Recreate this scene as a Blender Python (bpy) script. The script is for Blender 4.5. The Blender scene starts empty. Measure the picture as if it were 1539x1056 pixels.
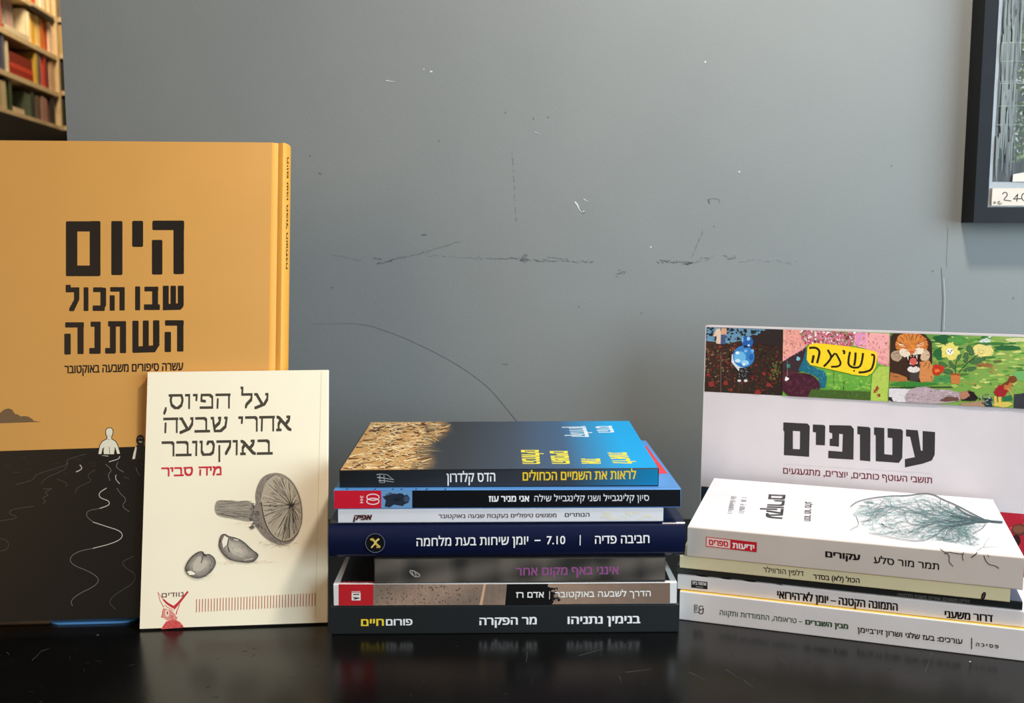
import bpy, bmesh, math, random
from mathutils import Vector, Matrix
from mathutils.geometry import tessellate_polygon, interpolate_bezier

# ------------------------------------------------------------------ camera, light, exposure
SC = bpy.context.scene
COL = SC.collection
F_PX, CX, CY, HORIZON, CAM_H = 1500.0, 769.5, 528.0, 350.0, 0.242
PITCH = math.atan((CY - HORIZON) / F_PX)
cam_d = bpy.data.cameras.new('camera')
cam_d.sensor_width = 36.0
cam_d.lens = 36.0 * F_PX / 1539.0
cam_d.clip_start, cam_d.clip_end = 0.02, 60
cam_d.dof.use_dof = True
cam_d.dof.focus_distance = 0.64
cam_d.dof.aperture_fstop = 17.0
cam = bpy.data.objects.new('camera', cam_d)
COL.objects.link(cam)
cam.location = (0, 0, CAM_H)
cam.rotation_euler = (math.pi / 2 - PITCH, 0, 0)
SC.camera = cam

vs = SC.view_settings
SC.display_settings.display_device = 'sRGB'
vs.view_transform = 'Standard'
vs.look = 'None'
vs.exposure = 0.10
vs.gamma = 1.0
vs.use_curve_mapping = False

world = bpy.data.worlds.new('room_light')
SC.world = world
world.use_nodes = True
bg = world.node_tree.nodes['Background']
bg.inputs['Color'].default_value = (0.80, 0.90, 1.0, 1)
bg.inputs['Strength'].default_value = 0.10

def area_light(name, loc, target, size, size_y, power, color):
    d = bpy.data.lights.new(name, 'AREA')
    d.shape = 'RECTANGLE'
    d.size, d.size_y, d.energy, d.color = size, size_y, power, color
    o = bpy.data.objects.new(name, d)
    COL.objects.link(o)
    o.location = loc
    o.rotation_euler = (Vector(target) - Vector(loc)).to_track_quat('-Z', 'Y').to_euler()
    return o

area_light('window_daylight', (1.10, -0.12, 0.42), (0.12, 0.65, 0.14), 1.1, 0.80, 20.5, (0.70, 0.88, 1.0))
area_light('ceiling_lamp_light', (0.253, 0.47, 0.82), (0.19, 0.67, 0.0), 0.07, 0.07, 5.3, (1.0, 0.90, 0.80))
area_light('shop_lamp_light', (-1.3, -1.2, 0.8), (-0.1, 0.7, 0.1), 0.9, 0.9, 11, (1.0, 0.68, 0.38))
area_light('bookcase_lamp_light', (-2.45, 5.9, 2.7), (-3.1, 6.5, 1.6), 0.5, 0.5, 52, (1.0, 0.80, 0.52))

# ------------------------------------------------------------------ small helpers
RND = random.Random(7)

def lin1(c):
    c /= 255.0
    return c / 12.92 if c <= 0.04045 else ((c + 0.055) / 1.055) ** 2.4

def S(r, g, b):
    return (lin1(r), lin1(g), lin1(b))

def mix(a, b, t):
    return tuple(a[i] + (b[i] - a[i]) * t for i in range(3))

def new_mat(name, rough=0.5, spec=0.5):
    m = bpy.data.materials.new(name)
    m.use_nodes = True
    b = m.node_tree.nodes['Principled BSDF']
    b.inputs['Roughness'].default_value = rough
    b.inputs['Specular IOR Level'].default_value = spec
    return m, m.node_tree, b

def nd(nt, kind, **kw):
    n = nt.nodes.new(kind)
    for k, v in kw.items():
        if k in n.inputs:
            n.inputs[k].default_value = v
        else:
            setattr(n, k, v)
    return n

def paint(name, c1, c2, scale=60.0, rough=0.5, bump=0.0, bump_scale=300.0, spec=0.5, detail=4.0, rough_var=0.0):
    """two close tones mixed by noise, plus a fine bump"""
    m, nt, b = new_mat(name, rough, spec)
    tc = nd(nt, 'ShaderNodeTexCoord')
    n = nd(nt, 'ShaderNodeTexNoise', Scale=scale, Detail=detail)
    r = nd(nt, 'ShaderNodeValToRGB')
    r.color_ramp.elements[0].position, r.color_ramp.elements[1].position = 0.32, 0.68
    r.color_ramp.elements[0].color = (*c1, 1)
    r.color_ramp.elements[1].color = (*c2, 1)
    nt.links.new(tc.outputs['Object'], n.inputs['Vector'])
    nt.links.new(n.outputs['Fac'], r.inputs['Fac'])
    nt.links.new(r.outputs['Color'], b.inputs['Base Color'])
    if rough_var:
        mr = nd(nt, 'ShaderNodeMapRange')
        mr.inputs['To Min'].default_value = rough - rough_var
        mr.inputs['To Max'].default_value = rough + rough_var
        nt.links.new(n.outputs['Fac'], mr.inputs['Value'])
        nt.links.new(mr.outputs['Result'], b.inputs['Roughness'])
    if bump:
        n2 = nd(nt, 'ShaderNodeTexNoise', Scale=bump_scale, Detail=3.0)
        bp = nd(nt, 'ShaderNodeBump', Strength=bump, Distance=0.001)
        nt.links.new(tc.outputs['Object'], n2.inputs['Vector'])
        nt.links.new(n2.outputs['Fac'], bp.inputs['Height'])
        nt.links.new(bp.outputs['Normal'], b.inputs['Normal'])
    return m

def card(name, c, rough=0.38, var=0.04):
    return paint(name, tuple(x * (1 - var) for x in c), tuple(min(1, x * (1 + var)) for x in c), 25.0, rough, 0.03, 900.0)

def page_mat(name, c1, c2):
    m, nt, b = new_mat(name, 0.8, 0.2)
    tc = nd(nt, 'ShaderNodeTexCoord')
    w = nd(nt, 'ShaderNodeTexWave', Scale=900.0, Distortion=1.5, Detail=2.0)
    w.bands_direction = 'Z'
    r = nd(nt, 'ShaderNodeValToRGB')
    r.color_ramp.elements[0].color = (*c1, 1)
    r.color_ramp.elements[1].color = (*c2, 1)
    nt.links.new(tc.outputs['Object'], w.inputs['Vector'])
    nt.links.new(w.outputs['Fac'], r.inputs['Fac'])
    nt.links.new(r.outputs['Color'], b.inputs['Base Color'])
    return m

# printed ink: colour of each printed shape
INK, _nt, _b = new_mat('printed_ink', 0.42, 0.25)
_a = nd(_nt, 'ShaderNodeVertexColor')
_a.layer_name = 'ink'
_nt.links.new(_a.outputs['Color'], _b.inputs['Base Color'])
MATTE_INK, _nt, _b = new_mat('matte_ink', 0.75, 0.25)
_a = nd(_nt, 'ShaderNodeVertexColor')
_a.layer_name = 'ink'
_nt.links.new(_a.outputs['Color'], _b.inputs['Base Color'])

def link_mesh(name, verts, faces, mats, parent=None, fm=None, smooth=False):
    me = bpy.data.meshes.new(name)
    me.from_pydata([tuple(v) for v in verts], [], faces)
    for m in (mats if isinstance(mats, (list, tuple)) else [mats]):
        me.materials.append(m)
    if fm:
        for p, i in zip(me.polygons, fm):
            p.material_index = i
    if smooth:
        for p in me.polygons:
            p.use_smooth = True
    o = bpy.data.objects.new(name, me)
    COL.objects.link(o)
    if parent:
        o.parent = parent
    me.validate()
    return o

def tag(o, label=None, cat=None, group=None, kind=None):
    if label: o['label'] = label
    if cat: o['category'] = cat
    if group: o['group'] = group
    if kind: o['kind'] = kind
    return o

def empty(name, mw, label=None, cat=None, group=None):
    o = bpy.data.objects.new(name, None)
    COL.objects.link(o)
    o.empty_display_size = 0.02
    o.matrix_world = mw
    return tag(o, label, cat, group)

def box_geo(x0, x1, y0, y1, z0, z1, verts, faces):
    b = len(verts)
    verts += [(x0, y0, z0), (x1, y0, z0), (x1, y1, z0), (x0, y1, z0), (x0, y0, z1), (x1, y0, z1), (x1, y1, z1), (x0, y1, z1)]
    faces += [tuple(b + i for i in f) for f in ((0, 3, 2, 1), (4, 5, 6, 7), (0, 1, 5, 4), (1, 2, 6, 5), (2, 3, 7, 6), (3, 0, 4, 7))]

def boxes(name, lst, mat, parent=None, bevel=0.0):
    v, f = [], []
    for b in lst:
        box_geo(*b, v, f)
    o = link_mesh(name, v, f, mat, parent)
    if bevel:
        md = o.modifiers.new('edge', 'BEVEL')
        md.width, md.segments, md.limit_method = bevel, 2, 'ANGLE'
    return o

def extrude_profile(name, prof, axis_len, mats, parent=None, mat_of=None, axis='x', x0=0.0, smooth=False, foot=0):
    """closed profile [(a,b)...] swept along an axis; mat_of(i) picks the slot of side i"""
    n = len(prof)
    P = (lambda t, a, b: (t, a, b)) if axis == 'x' else (lambda t, a, b: (a, b, t))
    v = [P(x0, *p) for p in prof] + [P(x0 + axis_len, *p) for p in prof]
    f, fm = [], []
    for i in range(n):
        j = (i + 1) % n
        f.append((i, i + n, j + n, j))
        fm.append(mat_of(i) if mat_of else 0)
    for tri in tessellate_polygon([[Vector((p[0], p[1], 0)) for p in prof]]):
        f.append(tuple(tri)); fm.append(foot)
        f.append(tuple(k + n for k in reversed(tri))); fm.append(0)
    o = link_mesh(name, v, f, mats, parent, fm)
    bm = bmesh.new(); bm.from_mesh(o.data)
    bmesh.ops.recalc_face_normals(bm, faces=bm.faces)
    bm.to_mesh(o.data); bm.free()
    if smooth:
        for p in o.data.polygons:
            p.use_smooth = True
        o.data.set_sharp_from_angle(angle=math.radians(35))
    return o

# ------------------------------------------------------------------ camera rays: photo point -> printed surface
FW = Vector((0, math.cos(PITCH), -math.sin(PITCH)))
UP = Vector((0, math.sin(PITCH), math.cos(PITCH)))
CAM = Vector((0, 0, CAM_H))

def ray(x, y):
    return Vector((1, 0, 0)) * ((x - CX) / F_PX) + UP * ((CY - y) / F_PX) + FW

def at_y(x, y, Y):
    d = ray(x, y)
    return CAM + d * (Y / d.y)

def at_z(x, y, z):
    d = ray(x, y)
    return CAM + d * ((z - CAM_H) / d.z)

def to_px(owner, loc):
    v = owner.matrix_world @ Vector(loc) - CAM
    w = v.dot(FW)
    return (CX + F_PX * v.x / w, CY - F_PX * v.dot(UP) / w)

# ------------------------------------------------------------------ lettering
_glyphs = {}
SWAP = {'(': ')', ')': '('}

def visual(s):
    """right-to-left order for Hebrew, numbers kept left-to-right"""
    if not any('\u0590' <= c <= '\u05ff' for c in s):
        return s
    out, num = [], ''
    for c in reversed(s):
        if c.isdigit():
            num = c + num
            continue
        if num:
            out.append(num); num = ''
        out.append(SWAP.get(c, c))
    return ''.join(out) + num

def contour_area(P):
    return 0.5 * sum(x1 * y2 - x2 * y1 for (x1, y1), (x2, y2) in zip(P, P[1:] + P[:1]))

def inside(x, y, P):
    c = False
    for (x1, y1), (x2, y2) in zip(P, P[1:] + P[:1]):
        if (y1 > y) != (y2 > y) and x < (x2 - x1) * (y - y1) / (y2 - y1) + x1:
            c = not c
    return c

def glyph_mesh(s):
    """letter outlines as a list of filled pieces (points, triangles)"""
    if s in _glyphs:
        return _glyphs[s]
    c = bpy.data.curves.new('lettering_source', 'FONT')
    c.body = visual(s)
    c.size = 1.0
    o = bpy.data.objects.new('lettering_source', c)
    COL.objects.link(o)
    dg = bpy.context.evaluated_depsgraph_get()
    cu = o.evaluated_get(dg).to_curve(dg)
    loops = []
    for sp in cu.splines:
        P = []
        if sp.type == 'BEZIER':
            bp = sp.bezier_points
            n = len(bp)
            for i in range(n):
                q, r = bp[i], bp[(i + 1) % n]
                straight = (q.handle_right - q.co).cross(r.co - q.co).length < 1e-5 and (r.handle_left - r.co).cross(r.co - q.co).length < 1e-5
                for k in interpolate_bezier(q.co, q.handle_right, r.handle_left, r.co, 2 if straight else 5)[:-1]:
                    P.append((k.x, k.y))
        else:
            P = [(k.co.x, k.co.y) for k in sp.points]
        if len(P) > 2 and abs(contour_area(P)) > 1e-6:
            loops.append(P)
    o.to_curve_clear()
    bpy.data.objects.remove(o)
    bpy.data.curves.remove(c)
    def holder(P):
        around = [Q for Q in loops if Q is not P and abs(contour_area(Q)) > abs(contour_area(P)) and inside(*P[0], Q)]
        return min(around, key=lambda Q: abs(contour_area(Q))) if around else None
    outer = [P for P in loops if holder(P) is None or contour_area(P) * contour_area(holder(P)) > 0]
    pieces = []
    for P in outer:
        holes = [Q for Q in loops if Q not in outer and holder(Q) is P]
        allp = P + [k for Q in holes for k in Q]
        tris = tessellate_polygon([[Vector((x, y, 0)) for x, y in L] for L in [P] + holes])
        pieces.append((allp, [tuple(t) for t in tris]))
    _glyphs[s] = pieces
    return pieces

# book-face letters with thick horizontals and thin uprights, drawn with a broad nib
TP, BT = 0.915, 0.085
SERIF = {
    'ה': (.84, [[(.05, TP), (.78, TP)], [(.74, TP), (.74, BT)], [(.13, .60), (.11, BT)]]),
    'ע': (.80, [[(.64, TP), (.72, TP), (.70, .58), (.54, .26), (.05, .02)], [(.04, TP), (.13, TP), (.18, .78), (.42, .28)]]),
    'ל': (.72, [[(.06, 1.36), (.12, 1.34), (.10, TP), (.62, TP), (.60, .58), (.34, .25), (.30, BT)]]),
    'פ': (.80, [[(.10, TP), (.54, TP), (.68, .76), (.68, BT), (.04, BT)], [(.10, TP), (.08, .55), (.28, .50)]]),
    'י': (.34, [[(.06, TP), (.22, TP), (.20, .60)]]),
    'ו': (.36, [[(.04, TP), (.22, TP), (.21, BT)]]),
    'ס': (.84, [[(.03, TP), (.68, TP), (.75, .62), (.68, .26), (.50, BT), (.34, BT), (.15, .28), (.09, .62), (.15, TP)]]),
    'א': (.86, [[(.06, TP), (.16, .86), (.68, .14), (.78, BT)], [(.60, TP), (.72, TP), (.68, .70), (.52, .46)], [(.24, .70), (.12, .45), (.14, BT), (.04, BT)], [(.14, BT), (.24, BT)]]),
    'ח': (.88, [[(.04, TP), (.80, TP)], [(.76, TP), (.76, BT)], [(.15, TP), (.13, BT)]]),
    'ר': (.72, [[(.04, TP), (.54, TP), (.63, .80), (.63, BT)]]),
    'ש': (.98, [[(.04, TP), (.12, TP), (.16, .50), (.22, BT), (.54, BT), (.80, .36), (.87, TP), (.78, TP)], [(.44, TP), (.52, TP), (.46, .60), (.22, .34)]]),
    'ב': (.82, [[(.06, TP), (.52, TP), (.62, .80), (.62, BT)], [(.02, BT), (.78, BT)]]),
    'ק': (.82, [[(.04, TP), (.74, TP), (.72, .60), (.50, .12)], [(.15, .60), (.15, -.34)]]),
    'ט': (.84, [[(.03, TP), (.10, TP), (.09, .30), (.18, BT), (.55, BT), (.70, .22), (.75, .68), (.66, TP), (.46, TP), (.40, .78)]]),
    'מ': (.84, [[(.05, TP), (.12, TP), (.20, .74), (.06, .06)], [(.22, .72), (.44, TP), (.58, TP), (.71, .74), (.71, BT), (.40, BT)]]),
    ',': (.26, [[(.14, .06), (.12, -.06), (.05, -.26)]]),
    ' ': (.42, []),
}

def hull(P):
    P = sorted(set(P))
    def half(Q):
        h = []
        for p in Q:
            while len(h) > 1 and (h[-1][0] - h[-2][0]) * (p[1] - h[-2][1]) - (h[-1][1] - h[-2][1]) * (p[0] - h[-2][0]) <= 0:
                h.pop()
            h.append(p)
        return h[:-1]
    return half(P) + half(P[::-1])

def serif_mesh(s, nw, nh):
    pieces, x0 = [], 0.0
    for ch in reversed(s):
        w, lines = SERIF[ch]
        for L in lines:
            for (ax, ay), (bx, by) in zip(L, L[1:]):
                H = hull([(x0 + x + i * nw / 2, y + j * nh / 2) for x, y in ((ax, ay), (bx, by)) for i in (-1, 1) for j in (-1, 1)])
                pieces.append((H, [tuple(range(len(H)))]))
        x0 += w + 0.05
    return pieces

STEP = 5e-7

def rounded(P, n=2):
    for _ in range(n):
        P = [q for a, b in zip(P, P[1:] + P[:1]) for q in ((a[0] * .75 + b[0] * .25, a[1] * .75 + b[1] * .25), (a[0] * .25 + b[0] * .75, a[1] * .25 + b[1] * .75))]
    return P

class Print:
    """ink lying on one plane of a thing; shapes are given by photo points, each pierced onto that plane"""
    def __init__(self, owner, o, n, base=5e-5):
        self.owner = owner
        mw = owner.matrix_world
        self.o = mw @ Vector(o)
        self.n = (mw.to_3x3() @ Vector(n)).normalized()
        self.inv = mw.inverted()
        self.h = base
        self.v, self.f, self.c = [], [], []
        self.clamp = None
        self.log = None

    def p3(self, x, y):
        if self.clamp:
            x, y = self.clamp(x, y)
        d = ray(x, y)
        w = CAM + d * ((self.o - CAM).dot(self.n) / d.dot(self.n))
        return self.inv @ (w + self.n * self.h)

    def up(self, k=1):
        self.h += STEP * k

    def tri(self, pts, faces, col):
        b = len(self.v)
        self.v += [self.p3(*p) for p in pts]
        cf = callable(col)
        for f in faces:
            self.f.append(tuple(b + i for i in f))
            self.c.append([col(*pts[i]) if cf else col for i in f])
        self.up()

    def poly(self, pts, col):
        if self.log is not None and not callable(col):
            xs, ys = [q[0] for q in pts], [q[1] for q in pts]
            self.log.append((min(xs), max(xs), min(ys), max(ys), pts, col))
        self.tri(pts, [tuple(t) for t in tessellate_polygon([[Vector((p[0], p[1], 0)) for p in pts]])], col)

    def polyh(self, pts, hole, col):
        allp = pts + hole
        self.tri(allp, [tuple(t) for t in tessellate_polygon([[Vector((p[0], p[1], 0)) for p in pts], [Vector((p[0], p[1], 0)) for p in hole]])], col)

    def rect(self, x0, y0, x1, y1, col):
        self.tri([(x0, y0), (x1, y0), (x1, y1), (x0, y1)], [(0, 1, 2, 3)], col)

    def rrect(self, x0, y0, x1, y1, r, col):
        pts = []
        for cx, cy, a0 in ((x1 - r, y0 + r, -90), (x1 - r, y1 - r, 0), (x0 + r, y1 - r, 90), (x0 + r, y0 + r, 180)):
            for k in range(4):
                a = math.radians(a0 + k * 30)
                pts.append((cx + r * math.cos(a), cy + r * math.sin(a)))
        self.poly(pts, col)

    def quad_grid(self, q, nu, nv, col):
        """q = four photo corners (tl, tr, br, bl); col(s,t) with s across, t down"""
        pts, faces, cl = [], [], []
        for j in range(nv + 1):
            for i in range(nu + 1):
                s, t = i / nu, j / nv
                a = (q[0][0] + (q[1][0] - q[0][0]) * s, q[0][1] + (q[1][1] - q[0][1]) * s)
                b = (q[3][0] + (q[2][0] - q[3][0]) * s, q[3][1] + (q[2][1] - q[3][1]) * s)
                pts.append((a[0] + (b[0] - a[0]) * t, a[1] + (b[1] - a[1]) * t))
                cl.append(col(s, t))
        w = nu + 1
        base = len(self.v)
        self.v += [self.p3(*p) for p in pts]
        for j in range(nv):
            for i in range(nu):
                f = (j * w + i, j * w + i + 1, (j + 1) * w + i + 1, (j + 1) * w + i)
                self.f.append(tuple(base + k for k in f))
                self.c.append([cl[k] for k in f])
        self.up()

    def ell(self, cx, cy, rx, ry, col, rot=0.0, n=20):
        c, s = math.cos(rot), math.sin(rot)
        pts = []
        for k in range(n):
            a = 2 * math.pi * k / n
            x, y = rx * math.cos(a), ry * math.sin(a)
            pts.append((cx + x * c - y * s, cy + x * s + y * c))
        self.poly(pts, col)

    def ring(self, cx, cy, rx, ry, w, col, n=28, rot=0.0):
        c, s = math.cos(rot), math.sin(rot)
        pts = []
        for k in range(n + 1):
            a = 2 * math.pi * k / n
            x, y = rx * math.cos(a), ry * math.sin(a)
            pts.append((cx + x * c - y * s, cy + x * s + y * c))
        self.stroke(pts, w, col)

    def blob(self, cx, cy, rx, ry, col, rough=0.25, n=14, rnd=RND):
        pts = []
        for k in range(n):
            a = 2 * math.pi * k / n
            q = 1 + rnd.uniform(-rough, rough)
            pts.append((cx + rx * q * math.cos(a), cy + ry * q * math.sin(a)))
        self.poly(pts, col)

    def dabs(self, n, region, amt, size, rnd, flow=0.6):
        """small brush dabs, each a little lighter or darker than the paint it lies on"""
        xs, ys = [q[0] for q in region], [q[1] for q in region]
        done, under, h0 = 0, list(self.log), self.h
        while done < n:
            x, y = rnd.uniform(min(xs), max(xs)), rnd.uniform(min(ys), max(ys))
            done += 1
            self.h = h0 + (done % 40) * STEP
            if not inside(x, y, region):
                continue
            for x0, x1, y0, y1, pts, col in reversed(under):
                if x0 <= x <= x1 and y0 <= y <= y1 and inside(x, y, pts):
                    k = rnd.gauss(0, amt)
                    c = tuple(max(0.004, min(0.95, v * (1 + k) + rnd.gauss(0, amt * 0.04) + max(0, k) * 0.03)) for v in col)
                    a = rnd.gauss(flow, 0.8)
                    l = size * rnd.uniform(0.6, 1.8)
                    self.stroke([(x, y), (x + l * math.cos(a), y + l * math.sin(a))], size * rnd.uniform(0.3, 0.7), c, (1, .4))
                    break
        self.h = h0 + 41 * STEP

    def stroke(self, pts, w, col, taper=None, smooth=0):
        """ribbon along a polyline; taper = (start, end) factors of the width"""
        for _ in range(smooth):
            q = [pts[0]]
            for a, b in zip(pts, pts[1:]):
                q += [(a[0] * .75 + b[0] * .25, a[1] * .75 + b[1] * .25), (a[0] * .25 + b[0] * .75, a[1] * .25 + b[1] * .75)]
            pts = q + [pts[-1]]
        n = len(pts)
        V = []
        for i, p in enumerate(pts):
            a, b = pts[max(i - 1, 0)], pts[min(i + 1, n - 1)]
            dx, dy = b[0] - a[0], b[1] - a[1]
            L = math.hypot(dx, dy) or 1e-6
            t = i / (n - 1)
            ww = w * 0.5 * ((taper[0] + (taper[1] - taper[0]) * t) if taper else 1.0)
            V += [(p[0] - dy / L * ww, p[1] + dx / L * ww), (p[0] + dy / L * ww, p[1] - dx / L * ww)]
        self.tri(V, [(2 * i, 2 * i + 1, 2 * i + 3, 2 * i + 2) for i in range(n - 1)], col)

    def text(self, s, p0, p1, h, col, bold=(0.0, 0.0), dv=None, n=(2, 2), em=0.592, skew=0.0, pieces=None):
        """ink of s between photo points p0 (reading-left) and p1 on the baseline; h = letter height"""
        pieces = pieces or glyph_mesh(s)
        bx, by = bold
        xs = [v[0] for P, _ in pieces for v in P]
        x0, x1 = min(xs), max(xs) + bx
        if dv is None:
            dv = (0.0, -h)
        du = (p1[0] - p0[0], p1[1] - p0[1])
        ky = 1.0 / (em + by)
        nx, ny = (n[0] if bx else 1), (n[1] if by else 1)
        for i in range(nx):
            for j in range(ny):
                ox = bx * (i / (nx - 1)) if nx > 1 else 0
                oy = by * (j / (ny - 1)) if ny > 1 else 0
                for P, Fc in pieces:
                    pts = []
                    for x, y in P:
                        b = (y + oy) * ky
                        a = (x + ox - x0) / (x1 - x0) + skew * b
                        pts.append((p0[0] + du[0] * a + dv[0] * b, p0[1] + du[1] * a + dv[1] * b))
                    self.tri(pts, Fc, col)

    def serif(self, s, p0, p1, h, col, nib=(0.095, 0.17)):
        self.text(s, p0, p1, h, col, em=1.0, pieces=serif_mesh(s, *nib))

    def part(self, name, label=None, mat=None):
        """close the shapes drawn so far as one printed part and go on above it"""
        o = self.build(name, mat, label)
        self.v, self.f, self.c = [], [], []
        return o

    def build(self, name, mat=None, label=None):
        o = link_mesh(name, self.v, self.f, mat or INK, self.owner)
        me = o.data
        at = me.color_attributes.new('ink', 'FLOAT_COLOR', 'CORNER')
        k = 0
        for cols in self.c:
            for c in cols:
                at.data[k].color = (*c, 1)
                k += 1
        bm = bmesh.new(); bm.from_mesh(me)
        nl = self.inv.to_3x3() @ self.n
        flip = [f for f in bm.faces if f.normal.dot(nl) < 0]
        bmesh.ops.reverse_faces(bm, faces=flip)
        bm.to_mesh(me); bm.free()
        if label:
            o['label'] = label
        return o

def frame_at(x, y, z, yaw=0.0, lean=0.0):
    return Matrix.Translation((x, y, z)) @ Matrix.Rotation(yaw, 4, 'Z') @ Matrix.Rotation(-lean, 4, 'X')

# ------------------------------------------------------------------ the setting
WALL_Y = 0.835
WALL_X = -0.3655
m_wall = paint('grey_wall_paint', S(124, 128, 128), S(129, 133, 132), 6.0, 0.62, 0.12, 650.0, 0.35)
m_floor = paint('grey_floor', S(96, 92, 88), S(110, 105, 100), 8.0, 0.5, 0.05, 80.0)
m_white_wall = paint('pale_wall_paint', S(190, 180, 165), S(200, 190, 172), 5.0, 0.7, 0.1, 200.0)

def structure(name, lst, mat):
    return tag(boxes(name, lst, mat), kind='structure')

structure('floor', [(-4.2, 3.2, -2.2, 8.0, -0.80, -0.75)], m_floor)
wall = structure('wall_back', [(WALL_X, 3.2, WALL_Y, WALL_Y + 0.14, -0.75, 2.2)], m_wall)
structure('wall_left', [(-4.2, -4.1, -2.2, 8.0, -0.75, 2.9)], m_white_wall)
structure('wall_far', [(-4.1, 3.2, 7.9, 8.0, -0.75, 2.9)], m_white_wall)

# scuffs, pinholes, chips and the hairline crack of the painted wall
pw = Print(wall, (0, WALL_Y, 0), (0, -1, 0), 1.0e-4)
DK, MD = S(78, 80, 82), S(105, 108, 110)
LT = S(205, 210, 212)
def speck_line(x0, y0, x1, y1, n, jit, col, w=0.9, rnd=random.Random(3)):
    for k in range(n):
        t = (k + rnd.random()) / n
        x, y = x0 + (x1 - x0) * t, y0 + (y1 - y0) * t + rnd.gauss(0, jit)
        L = rnd.uniform(1.2, 6.5)
        a = math.atan2(y1 - y0, x1 - x0) + rnd.gauss(0, 0.12)
        pw.stroke([(x, y), (x + L * math.cos(a), y + L * math.sin(a))], w * rnd.uniform(0.5, 1.1), mix(col, MD, rnd.random() * 0.8))
speck_line(566, 397, 590, 390, 14, 0.7, DK, 1.2)
speck_line(590, 390, 635, 380, 22, 0.7, MD)
speck_line(625, 383, 690, 363, 26, 0.5, MD)
speck_line(495, 382, 545, 392, 10, 0.4, S(112, 116, 118), 0.8)
speck_line(560, 388, 572, 389, 4, 0.3, DK, 1.0)
speck_line(640, 384, 735, 389, 22, 0.7, MD, 0.8)
speck_line(735, 388, 790, 389, 20, 0.9, DK, 0.8)
speck_line(781, 390, 792, 390, 22, 3.0, DK, 1.0)
speck_line(792, 391, 890, 393, 30, 0.8, DK, 0.9)
speck_line(822, 386, 852, 390, 12, 0.4, MD, 0.8)
speck_line(986, 392, 1045, 396, 30, 1.6, DK, 0.9)
speck_line(1030, 396, 1036, 395, 10, 0.7, S(60, 62, 64), 1.2)
speck_line(1038, 390, 1056, 348, 14, 0.8, MD, 0.8)
speck_line(1045, 394, 1070, 387, 10, 2.0, MD, 0.8)
speck_line(1085, 387, 1105, 387, 12, 2.6, MD, 0.9)
speck_line(1110, 390, 1195, 394, 14, 1.5, S(122, 127, 130), 0.8)
speck_line(925, 412, 938, 410, 8, 2.0, DK, 0.9)
speck_line(770, 230, 776, 330, 16, 2.5, S(120, 125, 126), 1.0)
pw.stroke([(634, 352.6), (641, 352.6)], 1.3, DK)
pw.stroke([(1064, 299), (1066.5, 306)], 1.1, DK)
pw.stroke([(1064, 300), (1070, 298), (1080, 299), (1082, 305)], 0.7, MD)
for x, y in ((500, 432), (760, 169), (802, 178), (824, 176), (660, 212), (1073, 340), (1340, 249), (482, 261), (466, 234), (480, 260), (1523, 448), (1402, 407), (964, 470), (870, 461)):
    pw.ell(x, y, 1.1, 1.4, MD, n=8)
pw.stroke([(864, 303), (868, 308), (870, 313), (875, 319), (878, 317)], 2.3, LT, (1.0, 0.7))
pw.stroke([(871, 312), (876, 320), (879, 320)], 1.0, DK)
pw.stroke([(877, 299), (884, 303)], 1.6, S(190, 195, 198), (1, .4))
pw.stroke([(580, 121), (594, 123)], 1.4, LT, (1, .3))
pw.ell(648, 107.5, 2.2, 1.3, LT, n=8)
pw.ell(637, 104, 1.2, 0.8, LT, n=8)
pw.ell(1060, 93, 1.4, 1.4, LT, n=8)
pw.ell(978, 371, 1.2, 1.2, LT, n=8)
pw.ell(1111, 258, 1.5, 1.2, LT, n=8)
pw.stroke([(803, 198), (812, 202)], 1.0, S(185, 190, 193), (1, .3))
pw.stroke([(1414.5, 402), (1415.5, 418), (1416.5, 436), (1417, 452), (1416, 475), (1415, 495), (1412, 540)], 1.5, S(92, 96, 99), (0.5, 1.3))
pw.stroke([(1424.5, 340), (1424, 362), (1422.5, 388), (1423, 402)], 1.0, S(115, 119, 122), (1, .4))
pw.stroke([(1418.4, 418), (1420, 450), (1418.6, 495)], 1.0, S(178, 184, 188))
pw.stroke([(470, 486), (533, 486), (556, 489)], 0.8, S(112, 116, 118), (.3, 1))
pw.stroke([(556, 489), (598, 503), (640, 522), (680, 543), (712, 564), (738, 585), (760, 612), (778, 634)], 1.0, S(108, 112, 114), (.6, 1), smooth=1)
pw.stroke([(756, 547), (764, 547)], 1.0, MD)
pw.build('scuff_marks', MATTE_INK, 'dark scuffs, chips and a hairline crack in the paint')

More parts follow.
